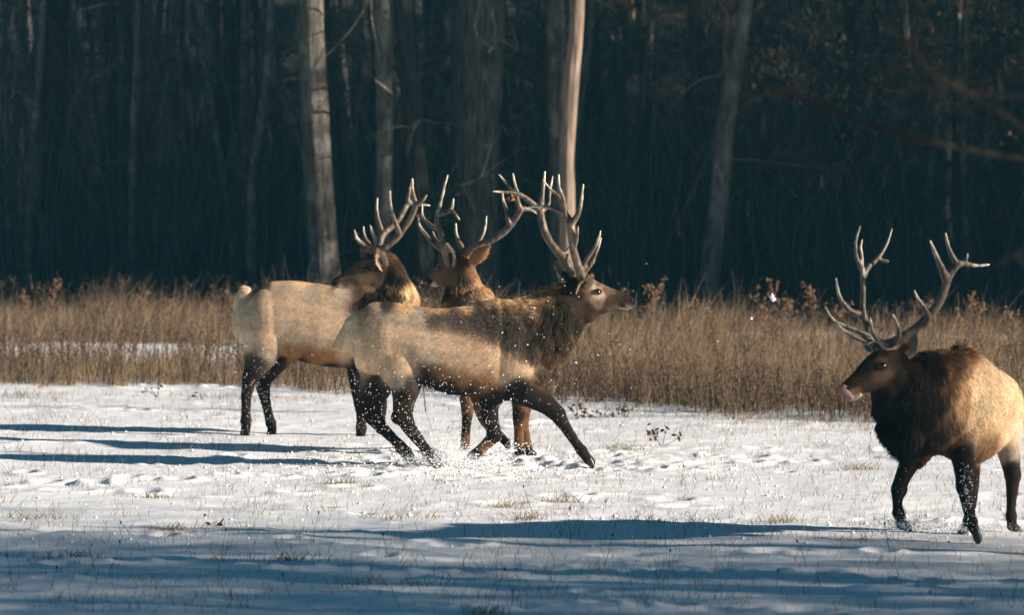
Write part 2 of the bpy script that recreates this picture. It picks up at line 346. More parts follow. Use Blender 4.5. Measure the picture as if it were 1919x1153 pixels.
# undergrowth: thin arching saplings and brush
def brush(name, N, d0, d1, h0, h1, r0, cfun, seed, xr=.115, K=5, bend=.35):
    g = np.random.default_rng(seed); d = d0+(d1-d0)*g.random(N); x = g.uniform(-1, 1, N)*d*xr; h = h0+(h1-h0)*g.random(N)**1.5
    a = g.uniform(0, 6.28, N); bd = g.normal(0, bend, N); t = np.linspace(0, 1, K)[None, :]
    wob = np.cumsum(g.normal(0, .035, (N, K, 2)), 1)*h[:, None, None]
    px = x[:, None]+np.cos(a)[:, None]*bd[:, None]*h[:, None]*t**2+wob[:, :, 0]; py = d[:, None]+np.sin(a)[:, None]*bd[:, None]*h[:, None]*t**2+wob[:, :, 1]
    base = np.maximum(0, (d-112)*.3-1.2); pz = base[:, None]+h[:, None]*t*(1-.25*np.abs(bd)[:, None]*t)
    return np.stack([px, py, pz], -1), r0*(.4+.8*g.random(N))[:, None]*(1.1-t), cfun(g, N)
def cgrey(g, N): return np.array((.095, .093, .085))*(g.uniform(.3, 1.5, (N, 1)))*np.array((1, 1, 1))+g.normal(0, .006, (N, 3)).clip(-.01, .02)
p, r, c = brush('x', 9500, 75.5, 112, .6, 6.5, .013, cgrey, 41)
tag(strands('undergrowth', p, r, c, M['twig']), 'bare brush and saplings filling the dark wood behind the meadow', 'undergrowth', kind='stuff')
# hanging, crossing twigs between the trunks
g = np.random.default_rng(77); bp = np.stack([g.uniform(-9, 9, 900), g.uniform(75, 100, 900), g.uniform(1, 8, 900)], 1)
p, r = twigs(bp, 330, 2.4, .014, 78, up=.2)
tag(strands('crossing_twigs', p, r, cgrey(g, len(p)), M['twig']), 'tangle of crossing bare twigs between the trunks of the wood', 'twigs', kind='stuff')
# twigs and leaves added at right, their brown standing in for sunlight on the wood
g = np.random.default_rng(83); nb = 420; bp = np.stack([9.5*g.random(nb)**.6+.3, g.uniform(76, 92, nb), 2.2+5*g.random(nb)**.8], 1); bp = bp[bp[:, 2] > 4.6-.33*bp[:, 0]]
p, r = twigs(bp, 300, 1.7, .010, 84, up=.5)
tag(strands('sunlit_brown_twigs', p, r, np.array((.24, .165, .10))*g.uniform(.4, 1.4, (len(p), 1)), M['twig']), 'brown twigs added high in the right half of the wood, coloured as if sunlit', 'twigs', kind='stuff')
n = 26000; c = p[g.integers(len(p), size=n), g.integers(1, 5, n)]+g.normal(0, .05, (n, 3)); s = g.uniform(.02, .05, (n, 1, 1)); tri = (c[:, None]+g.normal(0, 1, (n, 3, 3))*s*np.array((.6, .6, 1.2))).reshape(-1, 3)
tag(wmesh('sunlit_brown_leaves', tri, np.arange(3*n).reshape(-1, 3), M['leaf'], smooth=False, cols=np.repeat(np.array((.52, .34, .19))*g.uniform(.3, 1.3, (n, 1)), 3, 0)), 'pale brown leaves added in the right half of the wood, coloured as if sunlit', 'leaves', kind='stuff')
# unseen evergreens added at the right to block the low sun from the wood
g = np.random.default_rng(9); VV = []
trunkp = []; trunkr = []
for i in range(340):
    y = 70.6+(85*g.random() if i % 4 else 4*g.random()); dx_ = g.random()**1.2*55; x = y*.107+4.0+dx_; y -= .25*dx_; h = g.uniform(16, 24); rr = h*.14; n = 700
    u = g.random(n)**.7; z = .5+u*(h-.5); a = g.uniform(0, 6.28, n); q = rr*(1-u*.95)*g.uniform(.3, 1, n)
    C = np.stack([x+q*np.cos(a), y+q*np.sin(a), z], 1); s = g.uniform(.25, .55, n)[:, None]
    for_ = C[:, None, :]+g.normal(0, 1, (n, 3, 3))*s[:, :, None]*np.array((1, 1, .5)); VV.append(for_.reshape(-1, 3))
V = np.vstack(VV); Fq = np.arange(len(V)).reshape(-1, 3)
tag(wmesh('sun_blocking_evergreens', V, Fq, M['needle'], smooth=False), 'unseen evergreens added beside the bare trees to block the low sun', 'wood', kind='stuff')
# off-frame bare trees at the right whose shadows cross the foreground snow
def side_tree(label, x, y, r0, h, seed, nl, lean=0.0, rt=None):
    g = np.random.default_rng(seed); n = 7; zz = np.linspace(-.2, h, n)
    pts = np.stack([x+lean*zz+np.cumsum(g.normal(0, .08, n)), y+np.cumsum(g.normal(0, .06, n)), zz], 1)
    e = empty('tree', (x, y, 0)); tag(e, label, 'tree'); mb = MB(); mb.tube(pts, np.linspace(r0, r0*.4, n), segs=16, sub=8, cap=False, rfun=barkfun(.12, seed)); V, Fc = mb.arr()
    wmesh('trunk', V, Fc, M['bark_mid'], e)
    bp = catmull(pts, 8); bp = bp[bp[:, 2] > h*.28]; p, r = twigs(bp, nl, h*.35, r0*.3, seed+1, up=.7)
    tag(strands('branches', p, r, np.tile((.1, .08, .06), (len(p), 1)), M['twig'], e), kind='stuff')
side_tree('tall bare tree beside the field throwing the broad front shadow', 13.0, 31.1, .26, 17, 501, 24)
side_tree('second stout bare tree beside the field, next to the tallest', 15.5, 29.9, .16, 15, 502, 22)
side_tree('bare tree with a light crown beside the field', 12.0, 33.6, .12, 13, 503, 12)
side_tree('thick bare tree beside the field near the viewer', 15.0, 29.4, .2, 16, 504, 26)
side_tree('bare tree whose crown dims the nearest snow', 12.5, 28.2, .16, 14, 505, 30)
side_tree('bare tree far along the field edge', 26.0, 45.0, .08, 14, 506, 5)
g = np.random.default_rng(97); nb = 2700; bp = np.stack([g.uniform(10.0, 22, nb), 24.6+8.4*g.random(nb)**1.35, g.uniform(.8, 8.5, nb)], 1)  # unseen twig thicket, added beside the field to dim the foreground snow
p, r = twigs(bp, nb, 1.9, .022, 98, up=.3)
tag(strands('added_shade_twigs', p, r, cgrey(g, len(p)), M['twig']), 'unseen bare thicket added beside the field to shade the near snow', 'thicket', kind='stuff')
# thin winter haze over field and wood
hm = bpy.data.materials.new('haze'); hm.use_nodes = True; t = hm.node_tree; t.nodes.clear(); pv = nd(t, 'ShaderNodeVolumePrincipled'); pv.inputs['Color'].default_value = (.16, .62, .86, 1)
pv.inputs['Density'].default_value = .0006; pv.inputs['Anisotropy'].default_value = .2; oo = nd(t, 'ShaderNodeOutputMaterial'); t.links.new(pv.outputs[0], oo.inputs['Volume'])
Vh = [(x, y, z) for x in (-700, 700) for y in (-700, 700) for z in (-3, 36)]
tag(wmesh('haze', Vh, [(0, 1, 3, 2), (4, 6, 7, 5), (0, 4, 5, 1), (2, 3, 7, 6), (0, 2, 6, 4), (1, 5, 7, 3)], hm, smooth=False), 'thin blue winter haze over the field and the wood', 'haze', kind='stuff')

# a bare tree close to the viewer: its branches hang blurred across the upper right
def at(px, py, d): return P(px, py, d)
e = empty('overhanging_tree', (2.9, 19, 0)); tag(e, 'bare tree near the viewer whose blurred branches hang across the upper right', 'tree')
mb = MB(); mb.tube([(2.9, 19, -.2), (2.95, 19, 2), (2.8, 19.1, 4), (2.9, 19, 7), (2.8, 19, 10)], [.2, .18, .16, .12, .05], segs=16, sub=6); V, Fc = mb.arr(); wmesh('trunk', V, Fc, M['bark_dark'], e)
for lst in ([(2150, 300, 10), (2000, 303, 9), (1880, 292, 8), (1750, 266, 7.5), (1640, 236, 7), (1560, 205, 7), (1480, 175, 6), (1400, 145, 4), (1340, 128, 2)],
            [(2150, 420, 8), (2010, 310, 7), (1919, 240, 6.5), (1850, 195, 6), (1790, 160, 6), (1740, 130, 5), (1700, 70, 4), (1690, 0, 3)],
            [(1800, 155, 5), (1740, 165, 6), (1690, 160, 6), (1640, 158, 4), (1580, 150, 2)],
            [(1560, 205, 4), (1500, 240, 3), (1430, 262, 2)], [(2100, 180, 6), (1960, 180, 5), (1860, 178, 4), (1790, 160, 4)]):
    mb = MB(); mb.tube([at(x, y, 19+.3*math.sin(x*.01)) for x, y, r in lst], [r*.62*19/F for x, y, r in lst], segs=8, sub=4); V, Fc = mb.arr(); wmesh('branch', V, Fc, M['bark_black'], e)

g = np.random.default_rng(131); nb = 620; bp = np.stack([g.uniform(2.9, 8, nb), g.uniform(15.5, 19.6, nb), g.uniform(2.4, 7.5, nb)], 1)
p, r = twigs(bp, nb, .9, .02, 132, up=.3); tag(strands('crown', p, r, np.tile((.08, .065, .05), (len(p), 1)), M['twig'], e), kind='stuff')  # unseen twigs added on the sun side to keep the hanging branches dark
g = np.random.default_rng(111); nb = 34
bp = np.array([P(g.uniform(1180, 2050), g.uniform(-150, 330)*(.35+.65*((k % 7)/6)), g.uniform(17.5, 21)) for k in range(nb)]); p, r = twigs(bp, nb, .55, .0035, 112, up=.2)
tag(strands('twig', p, r, np.array((.035, .026, .018))*g.uniform(.5, 1.3, (len(p), 1)), M['twig'], e), kind='stuff')
# ------------------------------------------------------------------ the meadow
def edge_front(px):   # photo y of the front edge of the tall grass
    return np.interp(px, [0, 500, 1000, 1150, 1400, 1650, 1919], [718, 724, 738, 742, 770, 780, 786])+14*vn(np.asarray(px, float)*.011, 0*np.asarray(px, float), 5)+9*vn(np.asarray(px, float)*.04, 0*np.asarray(px, float), 6)
def dfront(px): return 29700/(edge_front(px)-HOR)
def meadow(N, seed, hs, rs, pal, wts, lean=.42, back=None, spread=None, K=5):
    g = np.random.default_rng(seed); px = g.uniform(-250, 2170, N); df = dfront(np.clip(px, 0, 1919))
    u = g.random(N)
    left = np.clip((1000-px)/500, 0, 1)
    # left of the herd a low front belt, a strip of bare snow, then a taller far belt
    far = g.random(N) < .45*left+.0
    dN = df+u**1.1*(64.5-df)*(1-.55*left); dF = 66.5+4.2*u
    d = np.where(far, dF, dN)+g.normal(0, .3, N); x = (px-W/2)*d/F
    hmax = (1+.35*(g.random(N) < .1))*np.where(far, .62, np.where(left > .3, .44, .72))*(1+.5*vn(x*.7, d*.5, seed)+.25*vn(x*3, d*2, seed+1))
    hmax = np.where(far, hmax, hmax*np.clip(.42+(d-df)*.24, .3, 1))
    hmax = hmax*np.interp(px, [1150, 1500, 1919], [1, .92, .74])*(1+.7*vn(x*2.2, d*1.3, seed+9))
    h = hmax*hs*(.25+.75*g.random(N)**.8)
    keep = (vn(x*1.6, d*1.1, seed+5)+.5) > .36*g.random(N)**.7*1.3-.02
    x, d, h = x[keep], d[keep], h[keep]; N = len(x)
    t = np.linspace(0, 1, K)[None, :]; a = g.normal(-.4, 1.0, N); L = np.abs(g.normal(0, lean, N))*h
    bx = np.cos(a)*L; by = np.sin(a)*L; z0 = hgt(x, d)-.02
    wob = np.cumsum(g.normal(0, .045, (N, K)), 1)*h[:, None]
    pts = np.stack([x[:, None]+bx[:, None]*t**1.5+wob, d[:, None]+by[:, None]*t**1.5, z0[:, None]+h[:, None]*(t-.12*(L/h)[:, None]*t*t)], -1)
    r = rs*(.5+g.random(N))[:, None]*(1.15-t)
    ci = g.choice(len(pal), N, p=wts); c = np.array(pal)[ci]*g.uniform(.6, 1.3, (N, 1))
    return pts, r, c
PAL = [(.50, .37, .235), (.37, .255, .155), (.19, .13, .085), (.07, .052, .04), (.70, .55, .37)]
p, r, c = meadow(80000, 51, 1.0, .0026, PAL, [.3, .28, .2, .12, .10])
tag(strands('meadow_grass', p, r, c, M['stalk']), 'tall dry brown grass in a belt between the snow and the wood', 'grass', kind='stuff')
# weeds with side twigs and seed heads among the grass
def weed_geo(base, h, g, n=10, headr=.006):
    out = []; rr = []; K = 5; q = np.array((g.normal(0, .12), g.normal(0, .12), 1.0)); p = [base]
    for k in range(K-1):
        q = q+g.normal(0, .07, 3); q /= np.linalg.norm(q); p.append(p[-1]+q*h/(K-1))
    out.append(p); rr.append(np.linspace(.006, .0026, K)); tips = [p[-1]]
    for j in range(n):
        k = g.integers(1, K-1) if j < n//2 else g.integers(2, K); s = p[k]+(p[min(k+1, K-1)]-p[k])*g.random(); l = h*g.uniform(.08, .28)
        e = np.array((g.normal(0, .6), g.normal(0, .6), .9)); e /= np.linalg.norm(e); b = [s]
        for _ in range(K-1):
            e = e+g.normal(0, .15, 3); e /= np.linalg.norm(e); b.append(b[-1]+e*l/(K-1))
        out.append(b); rr.append(np.linspace(.004, .0018, K)); tips.append(b[-1]); tips.append(b[2])
    return out, rr, tips
def heads(tips, g, size):
    """small dried seed heads: irregular tetrahedra"""
    T = np.array(tips); n = len(T); s = size*g.uniform(.5, 1.4, (n, 1, 1))
    tet = np.array([(0, 0, 1), (.9, 0, -.4), (-.5, .8, -.3), (-.5, -.8, -.5)])[None]*s*g.uniform(.6, 1.3, (n, 4, 3)); V = (T[:, None]+tet).reshape(-1, 3)
    f = np.array([(0, 1, 2), (0, 2, 3), (0, 3, 1), (1, 3, 2)])[None]+4*np.arange(n)[:, None, None]; return V, f.reshape(-1, 3)
g = np.random.default_rng(61); O = []; RR = []; TT = []
for i in range(1900):
    px = g.uniform(-150, 2070); df = dfront(min(max(px, 0), 1919)); lf = px < 900
    d = df-.3+g.random()*((6 if lf else 12)) if g.random() < .8 else (67+g.random()*3 if lf else 62+g.random()*2.5); x = (px-W/2)*d/F
    h = g.uniform(.35, .82)*(.75 if lf and d < 64 else 1)*(1 if px < 1200 else .85); o, r, tp = weed_geo(np.array((x, d, gz(x, d)-.02)), h, g, 8); O += o; RR += r; TT += tp
for i in range(480):
    px = g.uniform(900, 1900); df = dfront(px); d = df+g.normal(.2, .6); x = (px-W/2)*d/F
    o, r, tp = weed_geo(np.array((x, d, gz(x, d)-.02)), g.uniform(.2, .5), g, 9); O += o; RR += r; TT += tp
cc = np.array((.105, .072, .05))*g.uniform(.4, 1.5, (len(O), 1))
tag(strands('meadow_weeds', np.array(O), np.array(RR), cc, M['stalk']), 'dried branching weeds standing among the tall grass', 'weeds', kind='stuff')
V, f = heads(TT, g, .009); tag(wmesh('seed_heads', V, f, M['leaf'], smooth=False, cols=np.tile((.22, .155, .10), (len(V), 1))*g.uniform(.5, 1.5, (len(V), 1))), 'brown seed heads on the dried weeds of the meadow', 'seed heads', kind='stuff')
# the taller weeds one can pick out against the dark wood
WE = [(1222, 800, 540, 62), (1205, 800, 552, 63), (1178, 790, 565, 61), (1440, 800, 548, 62), (1418, 790, 562, 63), (1452, 800, 570, 60), (1520, 800, 545, 63), (1812, 800, 556, 63), (1835, 800, 580, 61), (1790, 800, 590, 61), (1755, 800, 572, 60), (1275, 790, 575, 60), (1350, 800, 582, 60),
      (60, 0, 548, 68), (95, 0, 540, 68), (270, 0, 556, 67.5), (290, 0, 562, 67), (330, 0, 575, 68), (415, 0, 560, 67), (385, 0, 572, 68), (798, 0, 545, 52), (1560, 0, 585, 60), (1890, 0, 590, 60), (1130, 0, 590, 58)]
ORD = ['leftmost', 'second from the left', 'third from the left', 'fourth from the left', 'fifth from the left', 'sixth from the left', 'seventh from the left', 'eighth from the left', 'ninth from the left', 'tenth from the left', 'eleventh from the left', 'twelfth from the left', 'twelfth from the right', 'eleventh from the right', 'tenth from the right', 'ninth from the right', 'eighth from the right', 'seventh from the right', 'sixth from the right', 'fifth from the right', 'fourth from the right', 'third from the right', 'second from the right', 'rightmost']
xs_ = sorted(q[0] for q in WE if q[0] != 798); OW = [ORD[i] for i in range(12)]+[ORD[i] for i in range(24-(len(xs_)-12), 24)]
WL = 'dried branching weed with seed heads standing above the tall grass'
for i, (px, _, ty, d) in enumerate(WE):
    top = P(px, ty, d); x = top[0]; g = np.random.default_rng(700+i); h = top[2]-gz(x, d)
    o, r, tp = weed_geo(np.array((x, d, gz(x, d)-.03)), h, g, 16)
    e = empty('dried_weed', (x, d, 0)); tag(e, OW[xs_.index(px)]+' of the dried branching weeds above the tall grass' if px != 798 else 'dried weed with a bushy seed head between the two elks looking back', 'weed', None if px == 798 else 'dried weeds above the tall grass')
    strands('stem', np.array(o), np.array(r)*1.15, np.tile((.15, .095, .06), (len(o), 1)), M['stalk'], e)
    tp = [t_ for t_ in tp if t_[2] > h*.5]; tp = np.repeat(np.array(tp), 3, 0)+g.normal(0, .018, (len(tp)*3, 3))
    V, f = heads(tp, g, .017); wmesh('seed_head', V, f, M['leaf'], e, smooth=False, cols=np.tile((.26, .16, .09), (len(V), 1)))['kind'] = 'stuff'
# low grass poking through the snow, thin everywhere, thicker towards the tall grass
g = np.random.default_rng(71); N = 15000; px = g.uniform(-50, 1970, N); py = 740+(1150-740)*g.random(N)**2.0; keep = (vn(px*.012, py*.03, 3)+.5 > .42) | (g.random(N) < .25)
px, py = px[keep], py[keep]; py = np.where(py < edge_front(px)+3, edge_front(px)+3+20*g.random(len(px)), py); N = len(px)
d = 29700/(py-HOR); x = (px-W/2)*d/F; h = g.uniform(.025, .11, N)*(1+.8*(g.random(N) < .06)); K = 4; t = np.linspace(0, 1, K)[None, :]
a = g.uniform(0, 6.28, N); L = h*g.uniform(.1, .9, N); pts = np.stack([x[:, None]+np.cos(a)[:, None]*L[:, None]*t**1.6, d[:, None]+np.sin(a)[:, None]*L[:, None]*t**1.6, hgt(x, d)[:, None]-.01+h[:, None]*t], -1)
tag(strands('short_grass', pts, .0018*(1.2-t)*np.ones((N, 1)), np.array(PAL)[g.choice(4, N)]*g.uniform(.6, 1.2, (N, 1)), M['stalk']), 'short dry grass blades poking through the snow of the field', 'grass', kind='stuff')
TUF = [(290, 925, 'pale arching grass tuft'), (540, 1050, 'dark green grass tuft'), (320, 985, 'small spiky grass tuft'), (85, 965, 'small brown grass tuft'), (945, 942, 'flat dry grass tuft'), (755, 966, 'wide low grass tuft'),
       (1240, 970, 'widest yellow grass tuft'), (1050, 935, 'curled dry grass tuft'), (1465, 972, 'little yellow grass tuft'), (150, 1045, 'shaded grass tuft'), (985, 968, 'dull grass tuft'), (640, 900, 'thin straw-coloured grass tuft'), (1160, 840, 'sunlit straw tuft'), (905, 1148, 'grass tuft cut by the lower edge'), (1620, 875, 'sparse grass tuft'), (720, 1090, 'row of short shaded blades')]
NB = ['left of the hooves', 'in the front shadow', 'before the shadow band', 'far out on the snow', 'below the running elk', 'on the sunny snow']
for i, (px, py, lab) in enumerate(TUF):
    g = np.random.default_rng(800+i); b = G(px, py); N = 55; wd = (.5 if 'wid' in lab or 'row' in lab else .2)
    x = b[0]+g.normal(0, wd*.5, N); y = b[1]+g.normal(0, .07, N); h = g.uniform(.03, .11, N); K = 4; t = np.linspace(0, 1, K)[None, :]; a = g.uniform(0, 6.28, N); L = h*g.uniform(.2, 1.1, N)
    pts = np.stack([x[:, None]+np.cos(a)[:, None]*L[:, None]*t**1.5, y[:, None]+np.sin(a)[:, None]*L[:, None]*t**1.5, hgt(x, y)[:, None]-.01+h[:, None]*(t-.2*t*t)], -1)
    base = (.07, .09, .03) if 'green' in lab else (.34, .25, .12)
    o = strands('grass_tuft', pts, .0028*(1.2-t)*np.ones((N, 1)), np.array(base)*g.uniform(.4, 1.2, (N, 1)), M['stalk'])
    tag(o, '%s on the snow, %s' % (lab, 'in the blue foreground shade' if py > 1000 else 'on the sunlit part of the field'), 'grass tuft', 'grass tufts on the snow')
# single thin weeds rising out of the snow
g = np.random.default_rng(91)
for i in range(24):
    px = 40+i*79+g.uniform(-30, 30); py = 800+330*g.random(); b = G(px, py); h = g.uniform(.12, .3); q = np.array((g.normal(0, .35), g.normal(0, .2), 1)); q /= np.linalg.norm(q)
    p = [np.array((b[0], b[1], gz(b[0], b[1])-.02))]
    for k in range(4): q = q+g.normal(0, .08, 3); q /= np.linalg.norm(q); p.append(p[-1]+q*h/4)
    e = empty('weed_stalk', b); tag(e, ORD[i]+' of the single dark weed stalks sticking out of the snow', 'weed', 'single weed stalks in the snow')
    strands('stem', np.array([p]), np.array([[.0026, .0024, .002, .0016, .0012]]), np.array([(.08, .06, .04)]), M['stalk'], e)
    mb = MB(); mb.ball(p[-1], .007, .007, .014, 4); V, Fc = mb.arr(); wmesh('seed_head', V, Fc, M['bark_dark'], e)
# leafy twig on the snow right of the running elk, and leaf clumps along the grass edge
def leafy(px, py, h, n, seed, label):
    g = np.random.default_rng(seed); b = G(px, py); b[2] = gz(b[0], b[1])-.02; e = empty('leafy_twig', b); tag(e, label, 'twig')
    O = []; RR = []
    ends = []
    for k in range(4):
        q = np.array((g.normal(0, .7), g.normal(0, .4), .8)); q /= np.linalg.norm(q); p = [b]
        for _ in range(4): q = q+g.normal(0, .15, 3); q /= np.linalg.norm(q); p.append(p[-1]+q*h*g.uniform(.6, 1)/4)
        O.append(p); RR.append(np.linspace(.004, .0015, 5)); ends.append(p[-1]); ends.append(p[3])
    strands('stem', np.array(O), np.array(RR), np.tile((.08, .05, .035), (4, 1)), M['stalk'], e)
    V = []; Fc = []
    for k in range(n):
        c = ends[g.integers(len(ends))]+g.normal(0, .035, 3); u = g.normal(0, 1, 3); u /= np.linalg.norm(u); v = np.cross(u, g.normal(0, 1, 3)); v /= np.linalg.norm(v); s = g.uniform(.02, .04); m0 = len(V)
        V += [c-u*s, c+v*s*.5, c+u*s, c-v*s*.5]; Fc += [(m0, m0+1, m0+2), (m0, m0+2, m0+3)]
    wmesh('leaf', V, Fc, M['leaf'], e, smooth=False, cols=np.tile((.1, .055, .035), (len(V), 1)))['kind'] = 'stuff'
leafy(1240, 832, .28, 26, 1, 'twig with dark curled leaves alone on the snow right of the running elk')
leafy(1080, 783, .22, 24, 2, 'twig with dead leaves just ahead of the running elk')
leafy(1128, 780, .2, 22, 3, 'drooping dead-leaved twig at the edge of the tall grass')
leafy(1172, 780, .2, 18, 4, 'small dead-leaved twig beside the drooping one')
leafy(296, 742, .2, 16, 5, 'dark leafy twig at the grass edge left of the herd')
leafy(378, 748, .16, 10, 6, 'tiny leafy twig at the grass edge behind the elk rump')
leafy(403, 978, .07, 10, 7, 'single dark curled leaf cluster lying on the sunny snow')

# ------------------------------------------------------------------ the elk
CO = dict(tan=(.60, .415, .265), tanl=(.74, .54, .365), grey=(.34, .27, .205), dark=(.045, .036, .029), saddle=(.075, .064, .053), black=(.010, .008, .007), belly=(.022, .014, .010),
          russet=(.36, .17, .07), mane=(.028, .018, .011), manel=(.09, .052, .028), cream=(.82, .62, .41), head=(.046, .029, .019), headl=(.13, .082, .052), pale=(.60, .45, .31), leg=(.024, .016, .012),
          legr=(.14, .07, .035), nose=(.008, .008, .009), crest=(.33, .18, .085), sunlit_gold=(.66, .43, .235), ear=(.36, .25, .17), bone=(.12, .085, .057), ivory=(.72, .62, .48))  # the golden tone puts low sunlight into the coat colour
def anch_eval(X, A, p=2.5, depthw=.35, eps=None):
    X = X+.035*np.stack([vn(X[:, 0]*11+X[:, 1]*4, X[:, 2]*11, 81), 0*X[:, 0], vn(X[:, 0]*11, X[:, 2]*11+X[:, 1]*4, 82)], 1)
    Pp = np.array([a[0] for a in A]); D = np.array([a[1] for a in A])
    out = np.empty((len(X), D.shape[1])); eps = np.maximum(1.2e-4, (D[:, 3]*.85)**2).clip(0, 1.6e-3)[None] if eps is None else eps
    for s in range(0, len(X), 20000):
        q = X[s:s+20000, None, :]-Pp[None]; d2 = q[..., 0]**2+(q[..., 1]*depthw)**2+q[..., 2]**2+eps
        wg = d2**-p; out[s:s+20000] = (wg@D)/wg.sum(1)[:, None]
    return out
def make_body(d0, tubes, balls, anchors, voxel=.012, smooth=9, name='body', parent=None):
    mb = MB()
    for tb in tubes:
        mode, rows = tb[0], tb[1]
        p = [P(r[0], r[1], d0+r[2]) for r in rows]; ra = [r[3]*(d0+r[2])/F for r in rows]; rb = [r[4] if len(r) > 4 else q*.9 for r, q in zip(rows, ra)]
        mb.tube(p, ra, rb, ref=(0, 1, 0), segs=20, sub=5) if mode == 'Y' else mb.tube(p, rb, ra, ref=(0, 0, 1), segs=24, sub=5)
    for (x, y, dd, rx, rz, ry) in balls:
        mb.ball(P(x, y, d0+dd), rx*(d0+dd)/F, ry, rz*(d0+dd)/F)
    V, Fc = mb.arr(); V, Nn, Fc = remesh(V, Fc, voxel, smooth)
    # small irregularities of muscle and coat
    amp = .004*vn(V[:, 0]*9+V[:, 1]*5, V[:, 2]*9-V[:, 1]*4, 31)+.007*vn(V[:, 0]*4+V[:, 1]*2, V[:, 2]*4-V[:, 1]*3, 32); V = V+Nn*amp[:, None]
    A = []
    for (x, y, dd, key, ln, fx, fy) in anchors:
        f = np.array((fx, 0, -fy)); f = f/(np.linalg.norm(f)+1e-9); A.append((P(x, y, d0+dd), np.array([*CO[key], ln, *f])))
    E = anch_eval(V, A)
    fine = 1+.2*vn(V[:, 0]*14+V[:, 1]*9, V[:, 2]*14, 41)+.35*vn(V[:, 0]*40, V[:, 2]*40+V[:, 1]*30, 42)
    o = wmesh(name, V, Fc, M['coat'], parent, cols=np.clip(E[:, :3]*fine[:, None]*.9, 0, 1))
    return o, V, Nn, Fc, A
def make_fur(body, V, Fc, A, N, seed, rad=.0021, lmul=1.0, lift=.38):
    g = np.random.default_rng(seed)
    T = np.array([(f[0], f[1], f[2]) for f in Fc]+[(f[0], f[2], f[3]) for f in Fc if len(f) == 4])
    a, b, c = V[T[:, 0]], V[T[:, 1]], V[T[:, 2]]; cr = np.cross(b-a, c-a); ar = np.linalg.norm(cr, axis=1); nn = cr/(ar[:, None]+1e-12)
    E0 = anch_eval((a+b+c)/3, A); wgt = ar*np.clip(E0[:, 3]*40, .45, 1.6); k = g.choice(len(T), N, p=wgt/wgt.sum())
    u, v = g.random(N), g.random(N); m = u+v > 1; u[m] = 1-u[m]; v[m] = 1-v[m]
    X = a[k]+(b-a)[k]*u[:, None]+(c-a)[k]*v[:, None]; n = nn[k]; E = anch_eval(X, A); ln = E[:, 3]*lmul; ln = np.where(ln > .055, ln, ln*np.interp(ln, [0, .012, .03, .055], [1, 1, .62, 1]))
    keep = ln > .004; X, n, E, ln = X[keep], n[keep], E[keep], ln[keep]; N = len(X)
    f = E[:, 4:7]+g.normal(0, .16, (N, 3))
    # locks: neighbours lean the same way
    lk = np.stack([vn(X[:, 0]*22+X[:, 1]*9, X[:, 2]*22, s) for s in (51, 52, 53)], 1)*np.interp(ln, [.01, .03, .08], [.3, .45, 1.3])[:, None]; f = f+lk
    t = f-n*(f*n).sum(1)[:, None]; t /= np.linalg.norm(t, axis=1)[:, None]+1e-9
    lf = lift*np.interp(ln, [.01, .03, .08], [.35, .55, 1.1])[:, None]*(.7+.6*g.random(N))[:, None]; K = 4; L = (ln*(.55+.7*g.random(N)))[:, None]
    pts = [X-n*.003]; q = t+n*lf*1.6; q /= np.linalg.norm(q, axis=1)[:, None]
    for i in range(K-1):
        pts.append(pts[-1]+q*L/(K-1)); q = q-n*lf*.35+np.array((0, 0, -.10))+g.normal(0, .05, (N, 3)); q /= np.linalg.norm(q, axis=1)[:, None]
    pts = np.stack(pts, 1); rr = rad*(.6+.7*g.random(N))[:, None]*np.array((1, .9, .6, .12))[None]*np.clip(L/.04, .45, 1.25)
    fine = (1+.3*vn(X[:, 0]*30+X[:, 1]*20, X[:, 2]*12, 41))*g.uniform(.5, 1.45, N)
    fine = fine*np.exp(np.interp(ln, [.05, .09], [0, 1.9])*vn(X[:, 0]*34+X[:, 1]*25, X[:, 2]*10, 47)+np.interp(ln, [.05, .09], [0, .25]))
    o = strands('fur', pts, rr, np.clip(E[:, :3]*fine[:, None], .003, .9), M['fur'], body); o['kind'] = 'stuff'; return o
def bvh(V, Fc): return BVHTree.FromPolygons(V.tolist(), Fc)
def hit(bt, px, py, back=False, z0=10):
    r = ray(px, py); r = r/np.linalg.norm(r)
    if back: s = P(px, py, 80); h = bt.ray_cast(Vector(s), Vector(-r))
    else: h = bt.ray_cast(Vector(CAM), Vector(r))
    return h[0], h[1]
